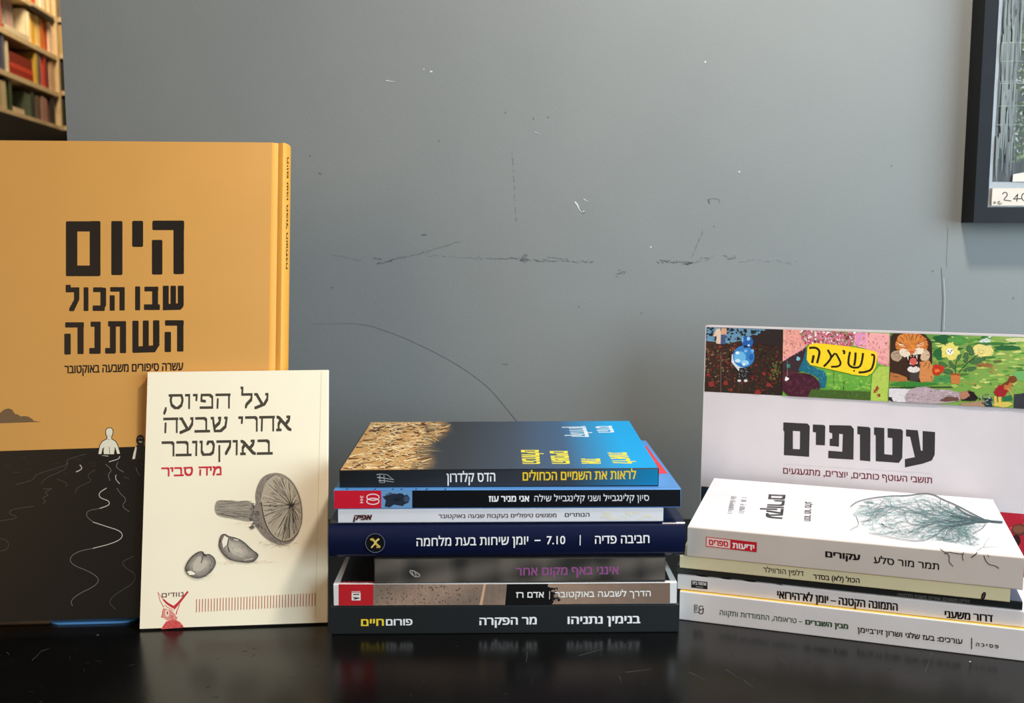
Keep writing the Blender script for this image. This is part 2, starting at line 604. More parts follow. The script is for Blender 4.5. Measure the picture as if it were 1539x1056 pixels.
# ------------------------------------------------------------------ black table
m_table = paint('black_table_lacquer', S(9, 9, 10), S(12, 12, 12), 30.0, 0.23, 0.03, 500.0, 0.32, 5.0, 0.05)
table = empty('black_table', Matrix.Translation((0.3, 0.5, -0.75)), 'worn black table top against the grey wall, carrying all the books', 'table')
boxes('table_top', [(-2.2, 0.65, -0.40, 0.329, 0.712, 0.75)], m_table, table, 0.0015)
for lx in (-2.1, 0.55):
    for ly in (-0.33, 0.25):
        boxes('leg', [(lx - 0.03, lx + 0.03, ly - 0.03, ly + 0.03, 0.0, 0.712)], m_table, table)
pt = Print(table, (0, 0, 0.75), (0, 0, 1), 5e-5)
GS = S(70, 70, 72)
rs = random.Random(11)
for a, b, c, d in ((1172, 989, 1186, 1000), (1240, 992, 1241, 996), (1390, 1010, 1399, 984), (1399, 984, 1402, 978), (48, 992, 62, 978), (62, 978, 74, 974), (10, 980, 14, 984), (1118, 1022, 1132, 1034), (436, 1016, 444, 1019), (416, 1022, 420, 1024), (792, 980, 790, 996), (940, 1010, 980, 1005), (870, 985, 905, 975), (1036, 1010, 1060, 1022), (1090, 1006, 1110, 1018), (930, 1016, 934, 1026)):
    pt.stroke([(a, b), ((a + c) / 2 + 1, (b + d) / 2), (c, d)], 0.9, GS, (0.9, 0.4))
pt.ell(1458, 994, 1.5, 1.0, S(170, 170, 170), n=8)
pt.ell(147, 954, 2.0, 1.2, S(80, 80, 80), n=8)
for _ in range(70):
    x, y = rs.uniform(0, 1539), rs.uniform(965, 1056)
    a = rs.uniform(0, 3.14)
    L = rs.uniform(1, 10)
    pt.stroke([(x, y), (x + L * math.cos(a), y + 0.7 * L * math.sin(a))], rs.uniform(0.4, 0.8), S(46, 46, 47), (1, .3))
pt.build('scratch_marking', MATTE_INK, 'fine pale scratches and dust on the black lacquer')

# ------------------------------------------------------------------ framed picture on the wall
m_frame = paint('black_frame_wood', S(15, 18, 22), S(20, 23, 28), 40.0, 0.55, 0.05, 300.0, 0.2)
m_mount = paint('white_mount_card', S(236, 238, 240), S(244, 245, 246), 30.0, 0.7)
pic = empty('framed_picture', Matrix.Translation((0.3724, WALL_Y - 0.0005, 0.2505)), 'black framed picture of curtains and greenery hung on the grey wall', 'picture')
FWD, FHT, FT = 0.42, 0.52, 0.0225
mw_ = 0.0108
boxes('picture_frame', [(0, mw_, -FT, 0, 0, FHT), (FWD - mw_, FWD, -FT, 0, 0, FHT), (mw_, FWD - mw_, -FT, 0, 0, 0.0122), (mw_, FWD - mw_, -FT, 0, FHT - 0.0122, FHT)], m_frame, pic)
boxes('mount', [(mw_, FWD - mw_, -0.0203, -0.004, 0.0122, FHT - 0.0122)], m_mount, pic)
pp = Print(pic, (0, -0.0203, 0), (0, -1, 0), 5e-5)
rp = random.Random(5)
def picture_col(s, t):
    stripes = [(0.0, S(150, 160, 162)), (0.10, S(118, 124, 126)), (0.17, S(150, 152, 152)), (0.24, S(120, 124, 120)), (0.30, S(104, 108, 106)), (0.40, S(150, 156, 148)), (0.47, S(120, 134, 104)), (0.62, S(104, 130, 84)), (1.0, S(120, 140, 100))]
    for (a, ca), (b, cb) in zip(stripes, stripes[1:]):
        if s <= b:
            c = mix(ca, cb, (s - a) / (b - a))
            break
    if t < 0.3:
        c = mix(S(208, 218, 220), c, min(1, t / 0.3 * 0.8 + (0.1 if s < .25 else 0)))
    return mix(c, S(84, 84, 90), 0.55 * max(0, t - 0.55) / 0.45)
pp.quad_grid([(1543, -610), (2290, -640), (2205, 273.4), (1491, 273.4)], 160, 40, lambda s, t: picture_col(min(1, s * 5.2), max(0, t * 2.4 - 1.4)))
for _ in range(620):
    y = rp.uniform(30, 245)
    x = 1536 - 0.06 * y + 40 * rp.random()
    g = rp.random()
    c = mix(S(62, 80, 52), S(176, 194, 150), g) if rp.random() < 0.85 else S(214, 220, 210)
    p_ = rp.uniform(0.6, 2.6)
    pp.blob(x, y, p_, p_ * rp.uniform(0.7, 1.6), c, 0.4, 7, rp)
for _ in range(2600):
    y = rp.uniform(-600, 250)
    x = 1570 - 0.06 * y + 640 * rp.random()
    c = mix(S(62, 80, 52), S(176, 194, 150), rp.random()) if rp.random() < 0.85 else S(214, 220, 210)
    p_ = rp.uniform(1.5, 5)
    pp.blob(x, y, p_, p_ * rp.uniform(0.7, 1.6), c, 0.4, 7, rp)
for _ in range(80):
    y = rp.uniform(-10, 220)
    x = 1509 - 0.062 * y + 28 * rp.random()
    c = mix(S(92, 98, 98), S(122, 130, 126), rp.random())
    pp.stroke([(x, y), (x - 0.06 * 40, y + rp.uniform(26, 80))], rp.uniform(1.6, 4.5), c, (.6, .3))
for y in (65, 93, 123, 126, 160, 188):
    pp.stroke([(1508 - 0.062 * y, y), (1524, y - 1), (1560, y + 1)], rp.uniform(0.6, 1.2), S(140, 148, 142))
for _ in range(26):
    y = rp.uniform(-20, 190)
    x = 1509 - 0.062 * y + 26 * rp.random()
    pp.stroke([(x, y), (x - rp.uniform(1, 3), y + rp.uniform(30, 70))], rp.uniform(0.6, 2.2), mix(S(94, 100, 102), S(124, 130, 130), rp.random()))
pp.poly([(1521, 262), (1560, 255), (1560, 273), (1520, 273)], S(206, 202, 190))
pp.build('picture_print', INK, 'print of grey curtains beside green foliage')
m_glass, _nt, _b = new_mat('picture_glass', 0.03, 0.5)
_b.inputs['Transmission Weight'].default_value = 1.0
_b.inputs['IOR'].default_value = 1.02
boxes('glass', [(mw_, FWD - mw_, -0.0216, -0.0211, 0.0122, FHT - 0.0122)], m_glass, pic)

m_tag = paint('cream_price_card', S(206, 196, 184), S(214, 204, 192), 60.0, 0.8)
pl = at_y(1487.5, 309, WALL_Y - 0.0200)
tagp = empty('price_card', Matrix.Translation((pl.x, WALL_Y - 0.0231, pl.z)), 'small cream handwritten price card tucked in the corner of the black picture frame', 'price card')
boxes('card', [(0, 0.062, 0, 0.0008, 0, 0.0139)], m_tag, tagp)
pg = Print(tagp, (0, 0, 0), (0, -1, 0), 5e-5)
K = S(34, 32, 32)
pg.stroke([(1506.5, 292), (1508.5, 289.2), (1511.5, 288.8), (1514, 291), (1513.5, 294), (1508, 300.5), (1512, 301), (1520, 302)], 1.5, K, smooth=1)
pg.stroke([(1530, 291.5), (1526, 296), (1522.5, 299), (1535, 298.5)], 1.5, K)
pg.stroke([(1529.5, 291.5), (1528, 303)], 1.5, K)
pg.ring(1541, 296, 5.5, 6, 1.5, K)
pg.stroke([(1493.5, 306.5), (1494, 303), (1495.8, 303.5), (1495.5, 306)], 1.4, K)
pg.stroke([(1500, 303.5), (1502.5, 302), (1502, 305), (1499.2, 303.5), (1499.5, 306), (1502.5, 307), (1505.5, 305)], 1.3, K)
pg.build('handwriting', MATTE_INK)

# ------------------------------------------------------------------ bookcases in the far room
m_wood = paint('pale_shelf_wood', S(196, 172, 132), S(214, 190, 150), 12.0, 0.55, 0.05, 60.0)
m_dark = paint('dark_shelf_back', S(52, 44, 36), S(64, 54, 44), 8.0, 0.7)
m_blackbase = paint('black_cabinet_paint', S(14, 14, 15), S(18, 18, 19), 10.0, 0.5)
BX, BY0, BY1 = -3.09, 5.4, 7.0
SH = [0.968, 1.192, 1.436, 1.695, 1.96]
bc = empty('tall_bookcase', Matrix.Translation((BX, 6.0, -0.75)), 'tall pale wood bookcase with a black base beyond the end of the grey wall', 'bookcase')
def rel(b, o):
    return (b[0] - o[0], b[1] - o[0], b[2] - o[1], b[3] - o[1], b[4] - o[2], b[5] - o[2])
O1 = (BX, 6.0, -0.75)
boxes('base_cabinet', [rel((BX - 0.30, BX + 0.02, BY0, BY1, -0.75, SH[0] - 0.03), O1)], m_blackbase, bc)
boxes('back_panel', [rel((BX - 0.31, BX - 0.295, BY0, BY1, SH[0] - 0.03, 2.2), O1)], m_dark, bc)
for z in SH:
    boxes('shelf', [rel((BX - 0.295, BX, BY0, BY1 - 0.03, z - 0.03, z), O1)], m_wood, bc)
for y in (BY1 - 0.03, BY0):
    boxes('upright', [rel((BX - 0.295, BX + 0.004, y, y + 0.03, SH[0] - 0.03, 2.2), O1)], m_wood, bc)
boxes('shelf_rail', [rel((BX + 0.001, BX + 0.018, 6.50, 6.88, SH[3] - 0.058, SH[3] - 0.03), O1)], m_blackbase, bc)

O2 = (-2.9, 7.14, -0.75)
bc2 = empty('corner_bookcase', Matrix.Translation(O2), 'second pale bookcase standing across the corner behind the tall bookcase', 'bookcase')
boxes('base_cabinet', [rel((-3.4, -2.3, 7.12, 7.41, -0.75, 0.955), O2)], m_blackbase, bc2)
boxes('back_panel', [rel((-3.4, -2.3, 7.395, 7.41, 0.955, 2.2), O2)], m_dark, bc2)
for z in (0.985, 1.225, 1.475, 1.72, 1.97):
    boxes('shelf', [rel((-3.36, -2.34, 7.12, 7.395, z - 0.03, z), O2)], m_wood, bc2)
for x in (-3.40, -2.34):
    boxes('upright', [rel((x, x + 0.04, 7.12, 7.395, 0.955, 2.2), O2)], m_wood, bc2)

m_far_pages = page_mat('far_pages', S(214, 200, 170), S(232, 220, 190))
_cards = {}
def far_card(c):
    if c not in _cards:
        _cards[c] = card('book_cover_%d' % len(_cards), S(*c), 0.45)
    return _cards[c]

def far_book(y, t, h, z, col, label, inset=0.015, d=0.19, group=None):
    b = empty('shelf_book', Matrix.Translation((BX - inset, y, z + 0.0005)), label, 'book', group)
    boxes('cover', [(-d, 0, 0, 0.003, 0, h), (-d, 0, t - 0.003, t, 0, h), (-0.003, 0, 0.003, t - 0.003, 0, h)], far_card(col), b)
    boxes('pages', [(-d + 0.002, -0.003, 0.003, t - 0.003, 0.002, h - 0.003)], m_far_pages, b)
    return b

def far_lying(y0, y1, t, z, col, label, inset=0.02, d=0.16, group=None):
    b = empty('shelf_book', Matrix.Translation((BX - inset, y0, z + 0.0005)), label, 'book', group)
    L = y1 - y0
    boxes('cover', [(-d, 0, 0, L, 0, 0.003), (-d, 0, 0, L, t - 0.003, t), (-0.003, 0, 0, L, 0.003, t - 0.003)], far_card(col), b)
    boxes('pages', [(-d + 0.002, -0.003, 0.003, L - 0.003, 0.003, t - 0.003)], m_far_pages, b)
    return b

ROW_NAMES = ['bottom', 'third', 'second', 'top']
ROWS = [
    # (thickness, height, colour, words) from near to far; None colour = empty gap
    [(0.10, 0.17, (196, 178, 140), 'thick cream'), (0.05, 0.19, (70, 84, 60), 'dark green'), (0.14, 0, None, ''), (0.05, 0.15, (92, 104, 84), 'grey green'),
     (0.05, 0.16, (60, 70, 60), 'blackish green'), (0.06, 0.15, (110, 92, 78), 'brown'), (0.05, 0.16, (170, 128, 116), 'dusty pink'), (0.05, 0.15, (140, 90, 80), 'rust brown'), (0.04, 0.17, (60, 54, 50), 'near black'), (0.04, 0.18, (96, 84, 70), 'taupe')],
    [(0.05, 0.21, (120, 124, 150), 'slate blue'), (0.04, 0.2, (150, 150, 160), 'pale grey'), (0.03, 0.21, (96, 100, 124), 'dull blue'), (0.05, 0.19, (226, 212, 184), 'ivory'), (0.30, 0, None, ''),
     (0.03, 0.2, (206, 170, 70), 'mustard'), (0.03, 0.2, (96, 92, 96), 'dark grey'), (0.05, 0.19, (206, 120, 104), 'salmon'), (0.03, 0.2, (180, 60, 52), 'brick red'), (0.05, 0.2, (54, 52, 56), 'black'), (0.04, 0.19, (214, 170, 140), 'peach'), (0.04, 0.2, (190, 160, 120), 'tan')],
    [(0.04, 0.21, (190, 56, 50), 'red'), (0.03, 0.21, (150, 70, 60), 'maroon'), (0.04, 0.21, (212, 84, 80), 'coral red'), (0.28, 0, None, ''), (0.05, 0.2, (240, 226, 196), 'cream white'), (0.07, 0.19, (244, 190, 74), 'yellow'), (0.04, 0.2, (240, 214, 150), 'pale yellow'),
     (0.08, 0.19, (226, 130, 56), 'orange'), (0.03, 0.2, (186, 60, 40), 'deep red'), (0.07, 0.2, (246, 216, 186), 'pale peach')],
    [(0.06, 0.22, (230, 200, 150), 'sand coloured'), (0.05, 0.2, (200, 80, 60), 'tomato red'), (0.08, 0.21, (240, 224, 190), 'off white'), (0.06, 0.2, (180, 130, 80), 'brown paper'), (0.07, 0.2, (246, 216, 140), 'light yellow'), (0.05, 0.21, (210, 90, 50), 'burnt orange'), (0.08, 0.2, (245, 232, 205), 'white'), (0.06, 0.2, (220, 190, 150), 'beige')],
]
ORD = ['first', 'second', 'third', 'fourth', 'fifth', 'sixth', 'seventh', 'eighth', 'ninth', 'tenth', 'eleventh', 'twelfth', 'thirteenth', 'fourteenth', 'fifteenth', 'sixteenth', 'seventeenth', 'eighteenth', 'nineteenth', 'twentieth', 'last']
GAPS = {}
SHELF_BOOKS = 'books on the tall bookcase'
for r, row in enumerate(ROWS):
    y0_, y1_ = 5.88, BY1 - 0.036
    fit = (y1_ - y0_) / sum(q[0] for q in row)
    y, k = y0_, 0
    for t, h, c, w in row:
        t *= fit
        if c:
            n = 2 if t > 0.062 else 1
            for i in range(n):
                tone = tuple(max(8, min(250, v * (1 + 0.07 * (i - (n - 1) / 2)))) for v in c)
                far_book(y + i * t / n, t / n - 0.002, h - 0.008 * i, SH[r], tone, '%s book on the %s shelf of the tall bookcase, %s standing from its left' % (w, ROW_NAMES[r], ORD[k]), RND.uniform(0.008, 0.03), group=SHELF_BOOKS)
                k += 1
        else:
            GAPS[r] = (y, t)
        y += t
g0, gt = GAPS[1]
far_lying(g0 + 0.01, g0 + gt - 0.02, 0.045, SH[1], (150, 44, 36), 'dark red book lying lowest in the flat pile on the third shelf', group=SHELF_BOOKS)
far_lying(g0 + 0.03, g0 + gt - 0.02, 0.030, SH[1] + 0.046, (196, 70, 52), 'red orange book lying flat on the third shelf, second from the pile bottom', group=SHELF_BOOKS)
far_lying(g0 + 0.04, g0 + gt - 0.03, 0.060, SH[1] + 0.077, (128, 40, 32), 'thick wine red book on top of the flat pile on the third shelf', group=SHELF_BOOKS)
g0, gt = GAPS[0]
far_lying(g0 + 0.01, g0 + gt - 0.02, 0.035, SH[0], (206, 186, 160), 'pale book lying flat on the bottom shelf between green books', group=SHELF_BOOKS)
g0, gt = GAPS[2]
far_lying(g0 + 0.01, g0 + gt - 0.01, 0.030, SH[2], (226, 210, 180), 'cream book lying flat on the second shelf below the facing grey book', 0.0, group=SHELF_BOOKS)
f_ = empty('shelf_book', Matrix.Translation((BX - 0.06, g0 + 0.02, SH[2] + 0.031)), 'grey blue book facing out on the second shelf of the tall bookcase', 'book', 'books on the tall bookcase')
boxes('cover', [(-0.002, 0, 0, 0.135, 0, 0.19), (-0.02, -0.018, 0, 0.135, 0, 0.19), (-0.018, -0.002, 0.133, 0.135, 0, 0.19)], far_card((120, 128, 132)), f_)
boxes('pages', [(-0.018, -0.002, 0.002, 0.133, 0.002, 0.188)], m_far_pages, f_)
f_ = empty('shelf_book', Matrix.Translation((BX - 0.06, g0 + 0.20, SH[2] + 0.031)), 'pink and grey book facing out beside the grey blue one on the second shelf', 'book', 'books on the tall bookcase')
boxes('cover', [(-0.002, 0, 0, 0.12, 0, 0.18), (-0.02, -0.018, 0, 0.12, 0, 0.18), (-0.018, -0.002, 0.118, 0.12, 0, 0.18)], far_card((176, 150, 150)), f_)
boxes('pages', [(-0.018, -0.002, 0.002, 0.118, 0.002, 0.178)], m_far_pages, f_)

# the tall bookcase stands a little askew to the grey wall
SKEW = Matrix.Translation((BX, 6.97, 0)) @ Matrix.Rotation(math.radians(6.4), 4, 'Z') @ Matrix.Translation((-BX, -6.97, 0))
for o in list(COL.objects):
    if o == bc or o.get('group') == SHELF_BOOKS:
        o.matrix_world = SKEW @ o.matrix_world

# books of the corner bookcase: only a narrow strip shows
for z, cols in ((0.985, [(60, 56, 50), (88, 80, 66), (50, 48, 44)]), (1.225, [(44, 42, 40), (70, 62, 54), (52, 50, 48)]), (1.475, [(54, 48, 44), (40, 40, 42), (190, 160, 110)]), (1.72, [(126, 140, 150), (150, 160, 166), (120, 110, 100)])):
    x = -3.30
    for i, c in enumerate(cols):
        b = empty('shelf_book', Matrix.Translation((x, 7.14, z + 0.0005)),
                  '%s book on the corner bookcase, %s on its %s shelf' % (['dark', 'dull', 'muted'][i], ORD[i], {0.985: 'lowest', 1.225: 'lower', 1.475: 'middle', 1.72: 'upper'}[z]), 'book', 'books on the corner bookcase')
        t = 0.07
        boxes('cover', [(0, 0.003, 0, 0.18, 0, 0.2), (t - 0.003, t, 0, 0.18, 0, 0.2), (0.003, t - 0.003, 0, 0.003, 0, 0.2)], far_card(c), b)
        boxes('pages', [(0.003, t - 0.003, 0.003, 0.178, 0.002, 0.197)], m_far_pages, b)
        x += t + 0.002

# ------------------------------------------------------------------ books on the table
m_pages = page_mat('book_pages', S(226, 220, 206), S(244, 240, 230))

def arc(cx, cy, r, a0, a1, n):
    return [(cx + r * math.cos(math.radians(a0 + (a1 - a0) * k / n)), cy + r * math.sin(math.radians(a0 + (a1 - a0) * k / n))) for k in range(n + 1)]

def paperback(name, label, W, D, T, loc, yaw, col, top=None, rough=0.38, group=None, cut=0.0):
    """lying flat: origin at the spine's lower left corner, spine towards -y, cover wraps the pages"""
    b = empty(name, frame_at(*loc, math.radians(yaw)), label, 'book', group)
    ct, r = 0.0004, 0.0007
    prof = [(D, 0)] + [(r, 0)] + arc(r, r, r, -90, -180, 4)[1:] + arc(r, T - r, r, 180, 90, 4) + [(D, T), (D, T - ct), (r, T - ct), (ct, T - r), (ct, r), (r, ct), (D, ct)]
    mats = [card(name + '_cover', col, rough)]
    if top:
        mats.append(card(name + '_front_cover', top, rough))
    top_i = 1 + 4 + 5
    extrude_profile('cover', prof, W, mats, b, (lambda i: 1 if top and i == top_i else 0))
    boxes('pages', [(0.0004, W - 0.0004, 0.0006, D - 0.0006, ct, T - ct)], m_pages, b)
    return b

SN = (0, -1, 0)      # spine normal
TN = (0, 0, 1)       # top cover normal
PILE = 'books stacked in the middle pile'
WHITE, YEL, BLACK = S(246, 246, 248), S(250, 216, 60), S(24, 22, 22)
YAW = 1.0

def mid(name, label, xl, xr, D, z0, z1, col, dy=0.0, top=None, rough=0.38):
    y = 0.5830 + (xl + 0.004) * math.tan(math.radians(YAW)) + dy
    return paperback(name, label, (xr - xl) / math.cos(math.radians(YAW)), D, z1 - z0, (xl, y, z0), YAW, col, top, rough, PILE)

# --- 1 lowest, black
b = mid('paperback_book', 'thick black book with white and yellow lettering, lowest of the middle pile', -0.1095, 0.1015, 0.138, 0.0001, 0.0179, S(29, 33, 35), rough=0.45)
p = Print(b, (0, 0, 0), SN)
p.text('בנימין נתניהו', (853, 937.4), (962.4, 936.2), 11.2, WHITE, (0.065, 0.03))
p.text('מר הפקרה', (720.5, 939.0), (806.7, 937.8), 11.2, WHITE, (0.065, 0.03))
p.text('פורום', (580, 939.6), (620, 939.1), 9.6, WHITE, (0.065, 0.03))
p.text('חיים', (542.6, 940.4), (577, 939.8), 10.4, YEL, (0.06, 0.03))
p.build('spine_lettering', label='white and yellow lettering')

# --- 2 white bordered
b = mid('paperback_book', 'white bordered book with tan and black spine photo, second lowest of the middle pile', -0.1077, 0.1001, 0.135, 0.0181, 0.0318, S(232, 230, 228))
p = Print(b, (0, 0, 0), SN)
rb = random.Random(21)
TAN = S(150, 128, 112)
p.quad_grid([(509, 877.6), (561, 877.6), (561, 909.2), (509, 909.6)], 2, 1, lambda s, t: S(196, 36, 44))
p.quad_grid([(561, 877.6), (762, 877.2), (759, 908.6), (561, 909.2)], 40, 6, lambda s, t: mix(mix(S(138, 118, 104), S(176, 146, 126), 0.5 + 0.5 * math.sin(s * 7 + t * 2 + 4)), S(110, 94, 84), rb.random() * 0.35))
p.poly([(727, 877.3), (730.5, 877.2), (725, 908.7), (720.5, 908.7)], S(216, 172, 140))
for k in range(9):
    x = 733 + k * 3
    p.stroke([(x, 878), (x - 1.2, 908)], 0.6, mix(S(150, 126, 110), S(110, 92, 82), rb.random()))
p.quad_grid([(800, 877.0), (1007, 875.6), (1007, 906), (800, 907.9)], 30, 5, lambda s, t: mix(S(172, 142, 122), S(128, 106, 92), max(0, min(1, s * 1.2 - 0.15 + 0.2 * rb.random()))))
edge = [(761, 877.2), (824, 877.0)]
ytop, ybot = 877.0, 907.8
ed = []
for k in range(15):
    t = k / 14
    ed.append((822 + 12 * t + rb.uniform(-4, 4) + 5 * math.sin(t * 4), ytop + (ybot - ytop) * t))
p.poly([(762, 877.2)] + ed + [(759, 908.5)], S(20, 19, 20))
for _ in range(26):
    t = rb.random()
    p.blob(826 + 10 * t + rb.uniform(-2, 9), 878 + 29 * t + rb.uniform(-2, 2), rb.uniform(0.5, 2.4), rb.uniform(0.5, 2.0), S(34, 30, 30), 0.4, 7, rb)
for _ in range(120):
    x = rb.uniform(563, 718)
    p.blob(x, rb.uniform(879, 907), rb.uniform(0.4, 1.6), rb.uniform(0.4, 1.2), S(96, 80, 72), 0.4, 6, rb)
p.rect(528.5, 890, 542, 901.8, S(240, 232, 226))
p.stroke([(531, 893), (540, 892.6)], 1.6, S(40, 30, 32))
p.stroke([(531, 897.5), (540, 898.5)], 1.6, S(40, 30, 32))
p.stroke([(532, 900), (537, 899)], 1.4, S(40, 30, 32))
p.stroke([(528.5, 888.6), (541.5, 888.4)], 0.8, S(240, 220, 216))
p.text('הדרך לשבעה באוקטובר', (834, 897.4), (978, 895.6), 8.4, S(244, 240, 236), (0.03, 0.05))
p.stroke([(826, 888), (825.8, 900)], 0.9, S(230, 226, 222))
p.text('אדם רז', (775.5, 897.9), (817.5, 897.5), 8.6, S(240, 238, 236), (0.03, 0.05))
p.build('spine_print', label='spine photo, red end and white lettering')
p = Print(b, (0, 0, 0.0137), TN)
p.poly([(512, 873.6), (1007, 871.8), (985, 820), (532, 820)], S(26, 25, 27))
p.poly([(511.5, 875.6), (566, 875.3), (566, 873.4), (512.6, 873.6)], S(196, 36, 44))
for k in range(7):
    p.stroke([(516 + k * 6.6, 874.8), (516 + k * 6.6 + 3 + (k % 3), 874.7)], 0.7, S(226, 170, 168))
for k in range(4):
    p.stroke([(545 + k * 5, 866 - k), (549 + k * 5.4, 850 - k * 2)], 0.6, S(60, 58, 60))
p.build('front_cover_print', label='dark cover picture inside a white border')

# --- 3 marbled
b = mid('paperback_book', 'narrow grey brown marbled book with purple spine lettering in the middle pile', -0.0829, 0.0929, 0.125, 0.0320, 0.0473, S(66, 62, 58))
p = Print(b, (0, 0, 0), SN)
rb = random.Random(33)
nz = [rb.random() for _ in range(60)]
def marble(s, t):
    x = s * 24
    i = int(x)
    v = nz[i] * (1 - x + i) + nz[i + 1] * (x - i)
    return mix(S(50, 48, 46), S(112, 103, 94), max(0, min(1, v * 0.9 + 0.25 * math.sin(t * 5 + s * 15) - 0.12)))
p.quad_grid([(563.6, 840), (999.4, 838.6), (999.4, 870.6), (563.6, 876.2)], 60, 8, marble)
p.text('אינני באף מקום אחר', (775, 864.6), (930, 862.4), 11.6, S(150, 84, 138), (0.05, 0.03))
g = S(170, 166, 160)
p.stroke([(616, 857), (622, 857.5), (630, 862.5), (631, 865)], 1.6, g)
p.stroke([(615.5, 858), (619, 863), (625, 866.6), (631, 865.4)], 1.4, g)
p.stroke([(619, 859), (621, 864)], 1.8, mix(g, DK, .3))
p.stroke([(623, 860), (626, 865)], 1.6, mix(g, DK, .3))
p.build('spine_print', label='purple lettering on a mottled grey spine')

# --- 4 navy hardcover with a rounded spine
b = empty('hardcover_book', frame_at(-0.1100, 0.5815 - 0.11 * math.tan(math.radians(YAW)) + 0.002, 0.0476, math.radians(YAW)), 'navy blue hardcover with rounded spine and round gold emblem in the middle pile', 'book', PILE)
W4, T4, D4 = 0.2146, 0.0215, 0.142
m_navy = card('navy_cloth', S(18, 25, 56), 0.24)
def hard_profile(T, D, bd, bulge, groove=0.0012, gw=0.005):
    """board, hinge groove, rounded spine, groove, board; spine towards -a"""
    sp = []
    for k in range(9):
        a = math.pi * (k / 8.0)
        sp.append((-bulge * math.sin(a) * 0.9, T / 2 - (T / 2 - 0.0004) * math.cos(a) * (1.0 - 0.06 * math.sin(a))))
    outer = [(D, 0), (gw + 0.004, 0), (gw + 0.002, groove * 0.4), (gw, groove), (gw - 0.002, groove * 0.4)] + [(a + 0.002, c) for a, c in sp] + [(gw - 0.002, T - groove * 0.4), (gw, T - groove), (gw + 0.002, T - groove * 0.4), (gw + 0.004, T), (D, T)]
    inner = [(D, T - bd), (gw + 0.004, T - bd), (gw, T - bd - 0.0006)] + [(0.0032, T * 0.85), (0.0005 - bulge * 0.35, T * 0.5), (0.0032, T * 0.15)] + [(gw, bd + 0.0006), (gw + 0.004, bd), (D, bd)]
    return outer + inner
extrude_profile('cover', hard_profile(T4, D4, 0.0022, 0.0042), W4, m_navy, b, smooth=True)
boxes('pages', [(0.003, W4 - 0.003, 0.006, D4 - 0.004, 0.0024, T4 - 0.0024)], m_pages, b)
p = Print(b, (0, -0.0020, 0), SN, 4e-4)
p.text('חביבה פדיה', (894, 816.6), (976, 815.4), 12.0, WHITE, (0.035, 0.02))
p.stroke([(872, 803.4), (871.8, 819)], 1.4, WHITE)
p.text('7.10', (821.6, 817.4), (849.5, 816.9), 12.4, WHITE, (0.03, 0.02), em=0.69)
p.stroke([(803.4, 811.6), (812.4, 811.4)], 1.9, WHITE)
p.text('יומן שיחות בעת מלחמה', (626, 820.2), (794, 817.6), 12.2, WHITE, (0.035, 0.02))
p.part('spine_lettering')
p.ell(564, 815.4, 14.8, 14.6, S(104, 112, 132), n=36)
p.ell(564, 815.4, 13.9, 13.7, S(14, 15, 20), n=36)
G = S(214, 180, 84)
p.stroke([(557, 809), (562, 812), (566, 817), (571, 822)], 3.4, G, (0.7, 1.1))
p.stroke([(570, 809), (566, 812), (563, 817), (558, 822.5)], 3.0, S(232, 206, 120), (1.0, 0.7))
p.stroke([(556.5, 811), (560, 808.5), (563, 811)], 1.6, G)
p.stroke([(566, 822.5), (570, 819.5), (571.5, 822)], 1.8, G)
p.build('publisher_emblem', label='gold letter in a black disc')

# --- 5 thin white
b = mid('paperback_book', 'thin white book with small dark spine lettering, resting on the navy hardcover', -0.1041, 0.0911, 0.13, 0.0694, 0.0780, S(232, 231, 236), 0.0005)
p = Print(b, (0, 0, 0), SN)
BR = S(64, 44, 46)
p.text('הנותרים', (849, 776.6), (886, 776.2), 5.8, BR, (0.035, 0.03))
p.text('מפגשים טיפוליים בעקבות שבעה באוקטובר', (659, 778.3), (836.5, 776.8), 5.6, S(84, 66, 70), (0.02, 0.02))
p.text('אפיק', (531, 781.6), (558, 781.0), 8.0, S(84, 44, 44), (0.10, 0.10), skew=0.06)
for k in range(26):
    x = RND.uniform(897, 988)
    y = RND.choice((769.5, 772.5, 775.5, 779))
    p.stroke([(x, y), (x + RND.uniform(3, 9), y)], RND.uniform(0.6, 1.4), S(238, 228, 176))
p.build('spine_lettering', label='small brown lettering')

# --- 6 black and red, blue cover
b = mid('paperback_book', 'black spined book with red end and light blue cover, second in the middle pile', -0.1063, 0.1014, 0.14, 0.0781, 0.0898, S(88, 148, 214))
p = Print(b, (0, 0, 0), SN)
p.quad_grid([(502.4, 736.8), (1022.6, 735.6), (1022.6, 760.9), (502.4, 763.6)], 1, 1, lambda s, t: S(14, 15, 20))
p.poly([(502.2, 737), (573, 737), (573, 763.4), (502.2, 763.8)], S(214, 28, 50))
p.poly([(573, 737), (619.5, 736.8), (619.5, 763), (573, 763.4)], S(110, 158, 206))
rb = random.Random(8)
for k in range(20):
    p.blob(rb.uniform(578, 606), rb.uniform(741, 761), rb.uniform(1, 4), rb.uniform(1, 3), mix(S(40, 50, 66), S(86, 116, 150), rb.random()), 0.5, 8, rb)
p.poly([(590, 742), (604, 741), (608, 744), (612, 743), (616, 748), (614, 755), (609, 757), (604, 760), (592, 758), (586, 762), (578, 761), (580, 752), (575, 746)], S(40, 48, 64))
p.blob(611, 750, 4, 5, S(66, 84, 110), 0.2, 10, rb)
p.blob(597, 750, 5, 3, S(30, 36, 48), 0.3, 9, rb)
for cy in (746.8, 753.0):
    p.ring(560.5, cy, 9.2, 4.6, 1.5, S(250, 230, 232))
p.text('344', (541.2, 744.4), (541.0, 756.2), 6.5, S(246, 200, 206), (0.05, 0.03), dv=(5.0, 0), em=0.69)
p.text('סיון קלינגבייל ושני קלינגבייל שילה', (803, 753.4), (975.5, 752.2), 8.6, S(230, 232, 236), (0.015, 0.03))
